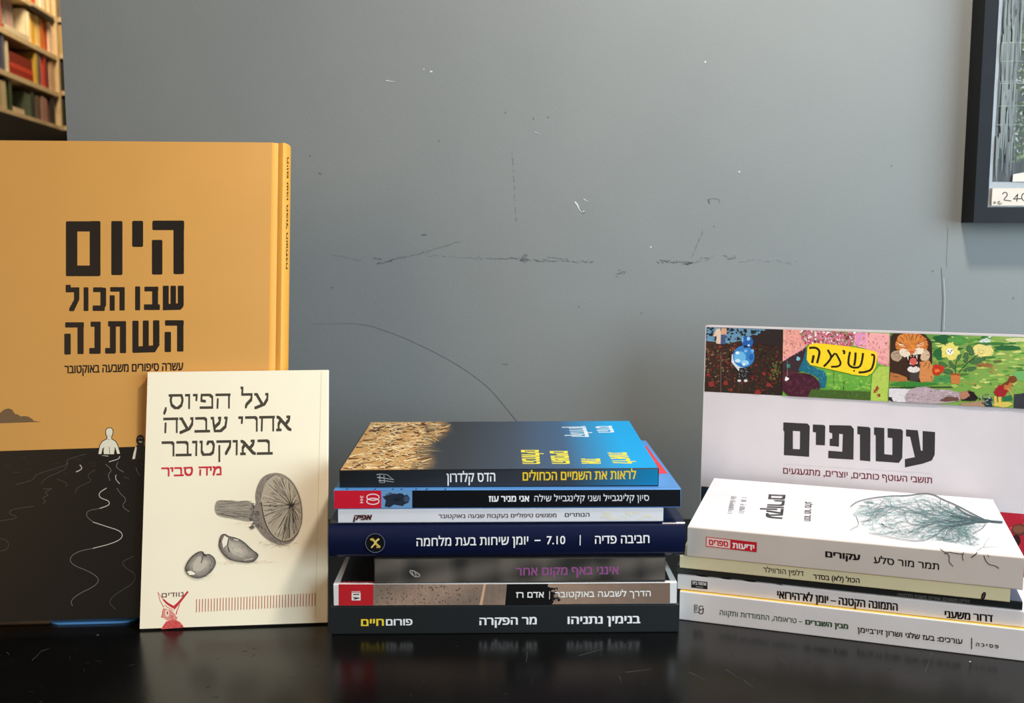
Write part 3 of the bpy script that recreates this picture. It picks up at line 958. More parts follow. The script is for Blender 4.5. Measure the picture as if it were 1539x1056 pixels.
p.text('אני מניר עוז', (734.5, 753.8), (795.5, 753.4), 8.8, WHITE, (0.06, 0.07))
p.build('spine_print', label='red end, blue picture and white lettering on black')
p = Print(b, (0, 0, 0.0117), TN)
p.poly([(984, 711.5), (1003.5, 711.5), (985, 688), (950, 688)], S(222, 66, 76))
p.poly([(900, 688), (985, 688), (972, 670), (900, 670)], S(222, 66, 76))
for x in (520, 562, 589, 602, 624, 640, 668):
    p.stroke([(x, 735.2), (x + 3, 734.6)], 1.2, S(26, 30, 40))
p.build('front_cover_print', label='red patch on the blue cover')

# --- 7 top: straw field under a dark sky
b = mid('paperback_book', 'top book of the middle pile, cover fading from straw to bright blue', -0.1037, 0.0887, 0.133, 0.0900, 0.1010, S(40, 42, 46), 0.0055)
p = Print(b, (0, 0, 0), SN)
def sky_spine(s, t):
    return mix(mix(S(30, 32, 34), S(56, 60, 68), min(1, s / 0.7)), S(8, 128, 176), max(0, (s - 0.72) / 0.28))
p.quad_grid([(511, 708.6), (988.8, 704.6), (988.8, 728.6), (511, 731.4)], 30, 1, sky_spine)
p.text('לראות את השמיים הכחולים', (785.4, 722.0), (956, 719.6), 12.6, S(246, 206, 52), (0.05, 0.02))
p.text('הדס קלדרון', (671, 724.4), (744.4, 723.2), 13.2, WHITE, (0.04, 0.02))
g = S(176, 178, 180)
p.stroke([(566, 713), (572, 712), (582, 713), (592, 721)], 1.4, g, (1, .5))
p.stroke([(567, 717), (576, 718), (592, 720.5)], 2.0, g, (1, .4))
p.stroke([(569, 722), (578, 722), (592, 724)], 1.6, g, (1, .5))
p.stroke([(571, 713), (571, 725), (578, 725), (577, 714)], 1.2, g)
p.build('spine_print', label='yellow and white lettering on a dark to blue spine')
p = Print(b, (0, 0, 0.0110), TN)
FL, FR, BL, BR_ = (511.5, 706.5), (989.0, 702.8), (558.0, 634.2), (945.4, 632.4)
rb = random.Random(17)
def cover_col(s, t):
    st = 0.235 + 0.02 * math.sin(t * 9) - 0.03 * t
    straw = S(204, 160, 98)
    dark = mix(S(52, 56, 62), S(66, 82, 104), min(1, max(0, (s - 0.35) / 0.3)))
    blue = mix(S(62, 98, 136), S(0, 168, 236), min(1, max(0, (s - 0.72) / 0.2)))
    c = mix(dark, blue, min(1, max(0, (s - 0.55) / 0.22)))
    return mix(straw, c, min(1, max(0, (s - st) / 0.07)))
p.quad_grid([BL, BR_, FR, FL], 64, 16, cover_col)
def cov(s, t):
    a = (BL[0] + (BR_[0] - BL[0]) * s, BL[1] + (BR_[1] - BL[1]) * s)
    c = (FL[0] + (FR[0] - FL[0]) * s, FL[1] + (FR[1] - FL[1]) * s)
    return (a[0] + (c[0] - a[0]) * t, a[1] + (c[1] - a[1]) * t)
for k in range(620):
    t = rb.random()
    lim = 0.25 + 0.02 * math.sin(t * 9) - 0.05 * t
    s = rb.random() * (lim + 0.03)
    if s > lim and rb.random() < 0.5:
        continue
    L = rb.uniform(0.008, 0.05)
    dt = rb.gauss(0, 0.05)
    a, c = cov(max(0.003, s), min(0.985, max(0.02, t))), cov(max(0.003, min(s + L, lim + 0.05)), min(0.985, max(0.02, t + dt)))
    pal = rb.random()
    col = S(92, 56, 34) if pal < 0.26 else mix(S(216, 160, 84), S(255, 238, 190), rb.random())
    p.stroke([a, ((a[0] + c[0]) / 2, (a[1] + c[1]) / 2 + rb.uniform(-.6, .6)), c], rb.uniform(0.7, 2.0), col, (1, .4))
for k in range(60):
    t = rb.random()
    a, c = cov(0.22, t), cov(rb.uniform(0.25, 0.31), t + rb.gauss(0, 0.02))
    p.stroke([a, c], rb.uniform(0.5, 1.1), mix(S(120, 104, 80), S(190, 170, 130), rb.random()), (1, .1))
p.h = 5.3e-5
CY_ = S(244, 232, 70)
def side_text(s, q, col, bold=(0.09, 0.05)):
    tl, tr, br, bl = q
    p.text(s, tl, bl, 0, col, bold, dv=(tr[0] - tl[0], tr[1] - tl[1]))
side_text('הכחולים', ((782.9, 676), (809.7, 676), (813.7, 696.5), (785.2, 697)), CY_)
side_text('השמיים', ((826, 677.6), (853, 677.6), (858.8, 696.5), (829.6, 697)), CY_)
side_text('את', ((873, 689), (902, 689), (904.5, 696.5), (874.3, 697)), CY_)
side_text('לראות', ((912.7, 680), (940.9, 679.6), (950.9, 695.9), (922, 696.9)), CY_)
side_text('קלדרון', ((853.8, 640.8), (879.9, 640.2), (885.8, 656.7), (859.4, 657)), S(222, 240, 250))
side_text('הדס', ((894.6, 640.2), (919, 639.8), (923, 649.8), (899.2, 650.3)), S(222, 240, 250))
p.build('front_cover_print', label='straw, dark sky and yellow title printed on the cover')

# ------------------------------------------------------------------ right pile
PILE2 = 'books stacked in the right pile'
RYAW = -18.46
EX = Vector((math.cos(math.radians(RYAW)), math.sin(math.radians(RYAW)), 0))
EB = Vector((-EX.y, EX.x, 0))
R0 = Vector((0.1055, 0.6049, 0))

def right(label, u0, u1, D, z0, z1, col, back=0.0, top=None, rough=0.4):
    q = R0 + EX * u0 + EB * back
    return paperback('paperback_book', label, u1 - u0, D, z1 - z0, (q.x, q.y, z0), RYAW, col, top, rough, PILE2)

PALE = S(222, 214, 212)
# --- lowest
b = right('thick pale book with yellow cover edge and green spine title, lowest of the right pile', 0.0, 0.206, 0.126, 0.0001, 0.0187, PALE, top=S(252, 206, 92))
p = Print(b, (0, 0, 0), SN)
GRN = S(52, 80, 56)
p.text('– טראומה, התמודדות ותקווה', (1081.8, 923.6), (1206, 937.2), 7.2, GRN, (0.015, 0.02))
p.text('מבין השברים', (1210.6, 937.8), (1275, 945.0), 7.2, GRN, (0.09, 0.05))
p.part('title_lettering', 'green title lettering')
INKB = S(44, 40, 42)
p.text('עורכים: בעז שלגי ושרון זיו־ביימן', (1289, 949.6), (1446.7, 967.6), 7.4, INKB, (0.025, 0.05))
p.stroke([(1460.6, 958), (1460.3, 975)], 1.3, INKB)
p.text('פ ס י כ ה', (1467, 970.4), (1500.7, 974.0), 5.2, INKB, (0.05, 0.05))
p.ell(1482, 969.4, 0.6, 0.6, INKB, n=6)
p.part('editor_lettering')
p.stroke([(1057, 911), (1053, 909.8), (1050.8, 911.5), (1051, 915), (1053.5, 916), (1056.5, 915), (1057.4, 912), (1057, 918), (1056.8, 921), (1053.5, 922.3), (1051, 921), (1050.6, 917.5), (1053, 915.8)], 1.2, INKB, smooth=1)
p.text('מודן', (1048.6, 921), (1048.6, 908.6), 0, INKB, (0.04, 0.04), dv=(-5.2, -0.6))
p.build('publisher_emblem')

# --- second
b = right('white book with heavy black spine title, second lowest of the right pile', -0.002, 0.204, 0.122, 0.0188, 0.0284, S(226, 218, 218), 0.003)
p = Print(b, (0, 0, 0), SN)
INK2 = S(26, 22, 24)
p.text('דרור משעני', (1419.7, 927.9), (1492.4, 934.6), 10.6, INK2, (0.09, 0.03))
p.part('author_lettering')
p.text('התמונה הקטנה – יומן לא־הירואי', (1168, 898.6), (1349.4, 917.6), 11.2, INK2, (0.08, 0.03))
p.part('title_lettering')
p.poly([(1039.2, 871.6), (1063.3, 874.2), (1063.3, 885.2), (1039, 882.6)], S(34, 32, 38))
p.text('אחוזת בית', (1040.8, 877.6), (1061.6, 879.8), 4.6, S(226, 220, 222), (0.07, 0.03))
p.stroke([(1046, 881), (1057, 882.2)], 0.8, S(170, 166, 170))
p.build('publisher_emblem', label='small black publisher box')
p = Print(b, (0, 0, 0.0096), TN)
for x0, x1 in ((1050, 1066), (1086, 1101), (1122, 1138), (1170, 1178)):
    y = 861.6 + (x0 - 1016) * 0.108
    p.poly([(x0 - 6, y - 1.5), (x1 - 5, y - 0.3), (x1, y + 2.0), (x0 + 3, y + 0.8)], S(26, 24, 28))
p.build('front_cover_print', label='black cover patches at the spine edge')

# --- third
b = right('slim black book with faint grey spine lettering in the right pile', -0.0028, 0.1940, 0.128, 0.0285, 0.0334, S(30, 34, 34), 0.0045, top=S(74, 88, 116), rough=0.3)
p = Print(b, (0, 0, 0), SN)
p.text('הלינו משונים. שירים משנת מלחמה', (1348.7, 895.6), (1457, 906.0), 4.6, S(112, 112, 110), (0.02, 0.02))
p.build('spine_lettering', label='faint grey lettering')

# --- fourth
b = right('cream book with a dark quill mark, under the top book of the right pile', -0.0006, 0.1868, 0.127, 0.0335, 0.0416, S(226, 212, 172), 0.001)
p = Print(b, (0, 0, 0), SN)
p.text('הכול (לא) בסדר', (1222, 869.6), (1292, 876.0), 7.0, INKB, (0.05, 0.04))
p.part('title_lettering')
p.text('דלפין הורווילר', (1147, 859.2), (1208, 865.4), 7.0, INKB, (0.01, 0.02))
p.part('author_lettering')
p.poly([(1478.6, 889), (1481.4, 889.8), (1482, 892.5), (1480, 899), (1476.4, 901.2), (1474.4, 899.4), (1475.4, 893)], S(36, 22, 34))
p.stroke([(1479.4, 891), (1477, 898)], 1.0, S(120, 96, 110))
p.build('publisher_emblem', label='dark quill shape')

# --- top
b = right('thick white book with tree roots on its cover, topmost of the right pile', 0.0040, 0.1928, 0.131, 0.0417, 0.0606, S(206, 192, 182), top=S(236, 235, 238))
p = Print(b, (0, 0, 0), SN)
p.text('תמר מור סלע', (1313, 845.8), (1411.5, 856.2), 9.6, INK2, (0.03, 0.03))
p.part('author_lettering')
p.text('עקורים', (1240.4, 836.8), (1293, 842.2), 9.0, INK2, (0.09, 0.05))
p.part('title_lettering')
RED = S(196, 32, 46)
p.poly([(1061.2, 806), (1137.6, 814.6), (1137.3, 829.5), (1060.9, 821)], RED)
p.poly([(1062.2, 807.2), (1097.6, 811.2), (1097.4, 823.9), (1061.9, 819.9)], S(240, 206, 198))
p.text('ספרים', (1065.5, 818.4), (1094.5, 821.6), 8.2, RED, (0.08, 0.05))
p.text('ידיעות', (1100.8, 823.2), (1133.8, 827.0), 8.2, S(248, 232, 230), (0.08, 0.05))
p.part('publisher_emblem', 'red and pale publisher box')
ROOT = S(72, 66, 64)
Z2 = lambda L: [(1269 + x / 5.559, 700 + y / 5.559) for x, y in L]
for L, w in (([(800, 690), (830, 715), (860, 730), (880, 760), (872, 790), (885, 815), (910, 838)], 1.2), ([(835, 735), (870, 718), (920, 728), (985, 738), (1000, 722)], 1.2), ([(992, 735), (985, 765), (995, 790)], 1.1), ([(1060, 765), (1095, 740), (1110, 720)], 1.6), ([(1165, 745), (1180, 790), (1210, 825), (1260, 832), (1292, 855)], 1.3), ([(1195, 740), (1210, 760)], 0.8)):
    p.stroke(Z2(L), w, ROOT, smooth=1)
p.build('root_drawing')
p = Print(b, (0, 0, 0.0189), TN)
TEAL, DTEAL = S(150, 196, 196), S(52, 80, 84)
rt = random.Random(44)
p.text('עקורים', (1155.3, 742.4), (1150.2, 778.8), 0, S(44, 44, 50), (0.11, 0.02), dv=(25.6, 1.0))
p.part('title_lettering')
p.text('תמר מור סלע', (1210, 753.6), (1208.6, 782.6), 0, S(70, 70, 76), (0.07, 0.02), dv=(9.6, 0.6))
p.part('author_lettering')
def tiny_lines(x0, y0, x1, y1, w):
    for k in range(22):
        t = (k + 0.2 + rt.random() * 0.4) / 22
        if rt.random() < 0.16:
            continue
        x, y = x0 + (x1 - x0) * t, y0 + (y1 - y0) * t
        p.stroke([(x, y), (x + w * rt.uniform(0.6, 1.0), y + 0.4)], 0.7, S(140, 140, 146))
        if rt.random() < 0.6:
            p.stroke([(x + w * .9, y), (x + w * .9, y + 1.0)], 0.7, S(140, 140, 146))
tiny_lines(1114.5, 747, 1109.5, 773.5, 8.5)
tiny_lines(1099, 745.5, 1093, 772, 8.5)
p.part('subtitle_lettering', 'two small grey lines of type')
# pale wash of the root net, then the roots, then the trunk
def tp(x, y):
    return (1269 + x / 5.559, 700 + y / 5.559)
wash = [(60, 400), (150, 300), (330, 265), (640, 245), (760, 270), (960, 370), (1180, 470), (1120, 560), (1150, 690), (980, 660), (800, 630), (640, 635), (420, 600), (210, 560), (120, 480)]
n = 0
while n < 150:
    x, y = rt.uniform(40, 1180), rt.uniform(240, 700)
    if not inside(x, y, wash):
        continue
    n += 1
    p.blob(*tp(x, y), rt.uniform(2, 7), rt.uniform(0.5, 1.3), mix(S(226, 236, 238), S(196, 222, 224), rt.random()), 0.4, 8, rt)
def wander(x, y, ang, L, w, depth):
    pts = [(x, y)]
    st = rt.uniform(14, 26)
    k = int(L / st) + 2
    for i in range(k):
        ang += rt.gauss(0, 0.30)
        x, y = x + st * math.cos(ang), y + st * 0.62 * math.sin(ang)
        if not inside(x, y, wash):
            break
        pts.append((x, y))
        if depth and rt.random() < 0.26:
            wander(x, y, ang + rt.choice((-1, 1)) * rt.uniform(0.3, 0.9), L * rt.uniform(0.25, 0.5), w * 0.62, depth - 1)
    if len(pts) > 1:
        col = mix(DTEAL, S(150, 190, 192), rt.random() * 0.85)
        p.stroke([tp(*q) for q in pts], max(0.22, w), col, (1, .35))
for y0 in range(0, 26):
    t = y0 / 25
    wander(1130 - 150 * abs(t - 0.3), 452 + 50 * (t - 0.3), math.pi + (t - 0.42) * 0.9, rt.uniform(450, 1050), 0.7, 2)
for k in range(30):
    x, y = rt.uniform(60, 420), rt.uniform(270, 420)
    wander(x, y, math.pi * rt.uniform(0.7, 1.3), 160, 0.7, 1)
for k in range(26):
    x, y = rt.uniform(780, 1170), rt.uniform(490, 680)
    wander(x, y, rt.uniform(0, 6.3), 120, 0.6, 1)
for L, w in (([(1200, 470), (1060, 400), (930, 330), (820, 285), (740, 240), (640, 235), (520, 255), (380, 255), (220, 275), (110, 300), (50, 345)], 1.6), ([(800, 285), (800, 340), (805, 365)], 1.0), ([(870, 310), (868, 355)], 1.0), ([(930, 340), (928, 365)], 1.0), ([(1090, 480), (990, 500), (840, 520), (760, 590), (640, 640), (480, 620), (330, 590), (205, 565)], 1.0), ([(1180, 490), (1140, 540), (1080, 560), (1075, 610)], 0.9),
             ([(1000, 480), (860, 540), (840, 610), (760, 600)], 0.8), ([(900, 450), (700, 495), (560, 560), (530, 545)], 0.8), ([(330, 500), (300, 480), (340, 515), (420, 530)], 0.9), ([(100, 430), (125, 500), (70, 530), (45, 545)], 0.7), ([(1160, 690), (1180, 640), (1215, 605)], 0.5), ([(1160, 690), (1210, 680), (1290, 685)], 0.5), ([(1150, 690), (1100, 720)], 0.6)):
    p.stroke([tp(*q) for q in L], w, mix(DTEAL, ROOT, 0.4), (1, .5), smooth=1)
for L, w, tpr in (([(1322, 476), (1200, 466), (1100, 440), (1000, 400), (930, 345)], 3.2, (0.9, .5)), ([(1200, 468), (1080, 452), (960, 432), (880, 420)], 5.0, (1, .2)), ([(1180, 470), (1080, 470), (990, 492), (900, 505)], 3.6, (1, .2)), ([(1060, 455), (960, 470), (860, 470)], 2.4, (1, .2))):
    p.stroke([tp(*q) for q in L], w, DTEAL, tpr, smooth=1)
p.build('root_drawing', label='teal drawing of tree roots')

# ------------------------------------------------------------------ wide white book standing behind the right pile
LW, LH, LT_ = 0.2240, 0.1724, 0.012
b = empty('picture_book', frame_at(0.1427, 0.7401, 0.0008, math.radians(-20), math.radians(3)), 'wide white book standing behind the right pile, painted collage strip along its top', 'book')
m_pb = card('white_gloss_cover', S(210, 202, 206), 0.22)
boxes('cover', [(0, LW, 0, 0.0006, 0, LH), (0, LW, LT_ - 0.0006, LT_, 0, LH), (LW - 0.0006, LW, 0.0006, LT_ - 0.0006, 0, LH)], m_pb, b)
boxes('pages', [(0.0006, LW - 0.001, 0.0008, LT_ - 0.0008, 0.0004, LH - 0.0004)], m_pages, b)
p = Print(b, (0, 0, 0), SN)
rc = random.Random(99)
tl, tr = to_px(b, (0.0006, 0, LH - 0.0012)), to_px(b, (LW - 0.0006, 0, LH - 0.0012))
bl, br = to_px(b, (0.0006, 0, 0.1224)), to_px(b, (LW - 0.0006, 0, 0.1224))
def on(q, x):
    (x0, y0), (x1, y1) = q
    return (x, y0 + (y1 - y0) * (x - x0) / (x1 - x0))
T_ = lambda x: on((tl, tr), x)
B_ = lambda x: on((bl, br), x)
A1 = lambda L: [(1050 + x / 5.307, 480 + y / 5.307) for x, y in L]
A2 = lambda L: [(1320 + x / 6.598, 480 + y / 6.598) for x, y in L]
def rnd_in(P):
    xs, ys = [q[0] for q in P], [q[1] for q in P]
    while True:
        x, y = rc.uniform(min(xs), max(xs)), rc.uniform(min(ys), max(ys))
        if inside(x, y, P):
            return x, y
def strip_clamp(x0, x1):
    def f(x, y):
        x = min(max(x, x0(y)), x1(y))
        return x, min(max(y, T_(x)[1]), B_(x)[1])
    return f
left_edge = lambda y: tl[0] + (bl[0] - tl[0]) * (y - tl[1]) / (bl[1] - tl[1])
right_edge = lambda y: tr[0] + (br[0] - tr[0]) * (y - tr[1]) / (br[1] - tr[1])
seam1 = lambda y: 1177 - (y - 496) * 0.015
seam2 = lambda y: 1338 - (y - 503) * 0.025
p.clamp = strip_clamp(left_edge, seam1)
p.log = []
# panel one: dark garden with a blue figure
P1 = [tl, T_(1177), B_(1175.5), bl]
def garden(s, t):
    return mix(mix(S(74, 44, 36), S(52, 30, 30), s), S(36, 34, 28), t * 0.8)
p.quad_grid(P1, 8, 6, garden)
sky = A1([(48, 62), (540, 78), (500, 130), (430, 120), (330, 170), (240, 190), (60, 170)])
p.poly(sky, S(104, 148, 176))
for k in range(90):
    x, y = rnd_in(sky)
    p.blob(x, y, rc.uniform(0.6, 3), rc.uniform(0.6, 2.4), S(28, 36, 46), 0.5, 7, rc)
g1 = A1([(50, 195), (650, 180), (655, 600), (48, 575)])
for k in range(560):
    x, y = rnd_in(g1)
    left = x < 1110
    pal = [(120, 44, 36), (92, 34, 34), (60, 62, 40), (40, 30, 28), (34, 38, 28)] + ([(140, 118, 84), (112, 100, 66), (150, 70, 54)] if left and y < 575 else [(60, 26, 26), (72, 40, 32)])
    p.blob(x, y, rc.uniform(0.5, 2.4), rc.uniform(0.5, 1.8), S(*rc.choice(pal)), 0.5, 7, rc)
for x, y, r in ((215, 505, 20), (105, 515, 26), (520, 430, 16), (560, 520, 18), (470, 580, 24), (75, 440, 14), (260, 560, 14), (600, 470, 12)):
    q = A1([(x, y)])[0]
    p.blob(*q, r / 5.3, r / 5.6, S(136, 44, 42), 0.25, 10, rc)
p.poly(A1([(540, 78), (668, 84), (660, 220), (480, 190), (440, 210), (420, 160)]), S(42, 34, 36))
for k in range(40):
    x, y = rnd_in(A1([(590, 330), (665, 320), (655, 520), (560, 480)]))
    p.blob(x, y, rc.uniform(0.6, 2), rc.uniform(0.6, 2), mix(S(60, 96, 44), S(120, 90, 50), rc.random()), 0.4, 7, rc)
p.poly(A1([(140, 75), (170, 70), (180, 110), (175, 195), (140, 190), (145, 130), (115, 135)]), S(222, 196, 172))
p.poly(A1([(182, 68), (225, 72), (222, 120), (178, 122)]), S(214, 160, 126))
p.poly(A1([(178, 120), (218, 120), (212, 198), (176, 195)]), S(66, 84, 126))
p.poly(A1([(265, 280), (290, 270), (330, 370), (370, 385), (320, 410), (262, 340)]), S(206, 212, 222))
p.ell(*A1([(360, 295)])[0], 16.2, 16.4, S(52, 124, 190), n=26)
p.ell(*A1([(390, 178)])[0], 8.6, 9.2, S(34, 92, 164), n=22)
p.ell(*A1([(350, 160)])[0], 1.8, 4.2, S(110, 170, 220), n=12)
p.blob(*A1([(375, 215)])[0], 3.2, 1.8, S(14, 20, 40), 0.3, 9, rc)
for x, y, rx, ry, c in ((398, 152, 14, 16, (150, 196, 232)), (330, 300, 48, 48, (104, 178, 222)), (310, 265, 16, 12, (226, 240, 248)), (312, 328, 22, 14, (200, 226, 244)), (372, 345, 30, 22, (150, 204, 236)), (362, 358, 12, 10, (226, 240, 248)), (376, 250, 14, 12, (120, 176, 224)), (420, 300, 18, 26, (28, 92, 164)), (430, 250, 12, 16, (110, 170, 220)), (400, 205, 10, 7, (190, 214, 236))):
    p.ell(*A1([(x, y)])[0], rx / 5.3, ry / 5.3, S(*c), n=14)
p.poly(A1([(325, 385), (410, 380), (420, 420), (395, 475), (365, 480), (360, 440), (340, 480), (318, 470)]), S(30, 30, 34))
for k in range(26):
    x, y = rnd_in(A1([(325, 390), (405, 388), (390, 470), (322, 470)]))
    p.blob(x, y, 0.6, 0.6, S(150, 150, 150), 0.3, 6, rc)
for x in (325, 376):
    p.ell(*A1([(x, 487)])[0], 3.0, 2.0, S(206, 206, 206), n=10)
p.stroke(A1([(178, 260), (178, 585)]), 0.5, S(150, 120, 116))
p.dabs(500, A1([(48, 60), (668, 84), (660, 600), (40, 580)]), 0.35, 1.6, rc)
p.log = []
p.part('garden_painting', 'blue figure in a dark red garden')
p.clamp = strip_clamp(seam1, seam2)
# panel two: pink and green with the yellow banner
P2 = [T_(1177), T_(1338), B_(1335.5), B_(1175.5)]
p.quad_grid(P2, 4, 4, lambda s, t: mix(S(120, 172, 66), S(92, 158, 58), t))
for k in range(70):
    x, y = rnd_in(A1([(1010, 420), (1370, 470), (1370, 560), (1010, 545)]))
    p.blob(x, y, rc.uniform(1, 5), rc.uniform(0.6, 2), mix(S(80, 150, 54), S(150, 196, 84), rc.random()), 0.4, 8, rc)
pl_, pr_ = A1([(676, 78), (815, 84), (870, 200), (800, 265), (670, 335)]), A1([(1250, 100), (1524, 112), (1520, 375), (1430, 345), (1420, 260), (1235, 205)])
p.poly(pl_, S(234, 164, 152)); p.poly(pr_, S(238, 168, 170))
p.poly(A1([(1260, 100), (1330, 104), (1340, 220), (1240, 200)]), S(224, 150, 190))
for P_ in (pl_, pr_):
    for k in range(46):
        x, y = rnd_in(P_)
        a = rc.uniform(0, 3.1)
        if rc.random() < 0.5:
            p.stroke([(x, y), (x + 4 * math.cos(a), y + 4 * math.sin(a))], rc.uniform(0.8, 2), S(156, 100, 84), (1, .4))
        else:
            p.blob(x, y, rc.uniform(1, 2.4), rc.uniform(1, 2.4), mix(S(244, 186, 170), S(214, 140, 128), rc.random()), 0.4, 8, rc)
p.stroke(A1([(672, 325), (760, 280), (850, 205)]), 1.8, S(236, 150, 176))
p.stroke(A1([(1432, 335), (1480, 355), (1520, 360)]), 2.0, S(226, 130, 160))
fl = A1([(812, 84), (1258, 102), (1215, 220), (870, 200), (820, 160)])
p.poly(fl, S(190, 120, 130))
for k in range(240):
    x, y = rnd_in(fl)
    p.blob(x, y, rc.uniform(0.7, 2), rc.uniform(0.7, 2), S(*rc.choice([(226, 90, 130), (240, 200, 210), (250, 244, 240), (190, 40, 80), (110, 140, 70), (90, 60, 60), (236, 150, 180)])), 0.4, 7, rc)
p.poly(A1([(670, 335), (760, 280), (860, 220), (870, 390), (800, 420), (665, 412)]), S(58, 42, 48))
p.poly(A1([(665, 408), (800, 420), (760, 440), (700, 470), (662, 620)]), S(84, 40, 52))
p.poly(A1([(858, 225), (880, 370), (1000, 410), (1025, 450), (1010, 545), (950, 545), (960, 470), (900, 430), (795, 405), (830, 330)]), S(24, 104, 126))
for k in range(50):
    x, y = rnd_in(A1([(850, 330), (1000, 410), (1000, 540), (960, 470), (820, 400)]))
    p.blob(x, y, rc.uniform(0.8, 2.6), rc.uniform(0.6, 1.6), mix(S(14, 80, 104), S(60, 140, 160), rc.random()), 0.4, 7, rc)
p.ell(*A1([(815, 528)])[0], 28.4, 19.6, S(70, 26, 44), n=28)
for k in range(80):
    x, y = rnd_in(A1([(700, 470), (830, 425), (940, 480), (930, 600), (830, 625), (690, 600)]))
    p.ring(x, y, rc.uniform(0.8, 2), rc.uniform(0.8, 1.8), 0.4, mix(S(120, 70, 90), S(40, 14, 26), rc.random()), 8)
p.poly(A1([(900, 556), (1370, 574), (1370, 656), (870, 628)]), S(66, 94, 40))
for k in range(110):
    x, y = rnd_in(A1([(905, 550), (1370, 565), (1365, 645), (880, 620)]))
    p.stroke([(x, y), (x + rc.uniform(-2, 2), y - rc.uniform(1.5, 4))], 0.6, mix(S(40, 66, 28), S(116, 144, 66), rc.random()), (1, .3))
p.poly(A1([(1385, 440), (1440, 370), (1522, 376), (1508, 662), (1370, 656)]), S(172, 196, 84))
for k in range(40):
    x, y = rnd_in(A1([(1390, 440), (1515, 380), (1505, 655), (1375, 650)]))
    p.stroke([(x, y), (x + rc.uniform(-1, 1), y - rc.uniform(2, 7))], 0.7, mix(S(214, 214, 110), S(120, 160, 60), rc.random()))
for x, y in ((1420, 560), (1440, 600), (1405, 570), (1425, 545)):
    p.blob(*A1([(x, y)])[0], 2.2, 2.6, S(150, 60, 40), 0.5, 8, rc)
for x, y, c in ((796, 310, (120, 180, 200)), (704, 472, (238, 238, 236)), (716, 370, (60, 130, 120))):
    p.blob(*A1([(x, y)])[0], 3.2, 3.2, S(*c), 0.3, 10, rc)
p.stroke(A1([(708, 330), (708, 450)]), 0.6, S(150, 140, 140))
p.stroke(A1([(1078, 90), (1078, 540)]), 0.5, S(70, 90, 40))
p.stroke(A1([(1160, 490), (1155, 560)]), 0.9, S(30, 60, 24))
p.dabs(1500, A1([(670, 80), (1524, 112), (1510, 660), (662, 620)]), 0.16, 2.0, rc, 0.2)
ban = A1([(868, 225), (885, 198), (930, 188), (1000, 192), (1200, 214), (1380, 246), (1422, 262), (1425, 300), (1412, 375), (1385, 425), (1340, 450), (1250, 440), (1000, 385), (890, 360), (862, 320)])
p.poly(ban, S(246, 206, 36))
for k in range(36):
    x, y = rnd_in(ban)
    p.blob(x, y, rc.uniform(1, 4), rc.uniform(0.5, 1.4), mix(S(250, 216, 60), S(238, 188, 24), rc.random()), 0.4, 8, rc)
BK = S(30, 24, 18)
for L, w in (([(882, 226), (935, 222), (966, 248), (960, 290), (945, 348)], 3.4), ([(918, 284), (912, 316), (906, 346)], 3.6), ([(1030, 240), (1062, 296), (1038, 335), (998, 374)], 3.2), ([(1060, 300), (1092, 262), (1118, 310), (1136, 348), (1118, 374), (1056, 376)], 3.0), ([(1148, 248), (1166, 252), (1158, 276)], 3.2), ([(1208, 256), (1196, 310), (1194, 360), (1230, 384), (1286, 380), (1304, 330), (1312, 266)], 3.2), ([(1252, 262), (1250, 320), (1240, 368)], 3.4), ([(1376, 280), (1404, 282), (1396, 350), (1378, 400), (1330, 418), (1276, 421)], 3.2)):
    p.stroke(A1(L), w, BK, smooth=1)
p.ell(*A1([(1240, 408)])[0], 1.5, 1.3, BK, n=10)
p.log = []
p.part('banner_painting', 'yellow banner lettered in black over pink and green')
p.clamp = strip_clamp(seam2, right_edge)
# panel three: tiger, flowers, lying woman, girl
P3 = [T_(1338), tr, br, B_(1335.5)]
p.quad_grid(P3, 10, 6, lambda s, t: mix(mix(S(70, 124, 56), S(150, 178, 92), s), S(120, 160, 70), t))
meadow = A2([(540, 150), (1520, 175), (1520, 700), (900, 690), (560, 620)])
for k in range(260):
    x, y = rnd_in(meadow)
    up_ = y < 525
    p.blob(x, y, rc.uniform(2, 9), rc.uniform(0.5, 2.0), S(*rc.choice([(60, 120, 56), (110, 164, 70), (166, 192, 96), (206, 206, 120), (84, 146, 62), (140, 174, 84)] + ([(40, 92, 56), (196, 214, 190)] if up_ else [(190, 190, 96), (170, 140, 80)]))), 0.4, 9, rc)
for x, y, rx, ry, c in ((640, 190, 90, 50, (34, 92, 50)), (600, 340, 60, 70, (44, 104, 56)), (1290, 285, 150, 26, (44, 100, 54)), (790, 200, 90, 40, (84, 146, 70)), (1060, 215, 60, 28, (204, 220, 206)), (1370, 200, 120, 22, (206, 206, 150)), (1150, 240, 220, 14, (60, 116, 56)), (1050, 450, 80, 18, (150, 100, 60)), (1180, 415, 50, 12, (96, 104, 60)), (1390, 560, 60, 50, (110, 170, 100)), (330, 640, 220, 26, (56, 124, 52)), (640, 590, 120, 40, (74, 140, 76))):
    p.blob(*A2([(x, y)])[0], rx / 6.6, ry / 6.6, S(*c), 0.25, 14, rc)
p.poly(A2([(122, 170), (150, 140), (220, 122), (460, 128), (530, 220), (535, 380), (520, 600), (420, 622), (280, 600), (110, 612), (116, 420)]), S(58, 38, 28))
p.poly(A2([(410, 420), (500, 400), (545, 470), (550, 590), (520, 610), (420, 618), (400, 560)]), S(206, 134, 76))
p.poly(A2([(120, 520), (200, 540), (280, 570), (290, 610), (110, 612)]), S(176, 110, 60))
p.poly(A2([(300, 440), (360, 520), (420, 430), (400, 600), (320, 610)]), S(66, 58, 56))
p.ell(*A2([(330, 250)])[0], 24.5, 18.5, S(204, 118, 54), n=26)
p.ell(*A2([(300, 185)])[0], 17, 8, S(216, 132, 62), n=18)
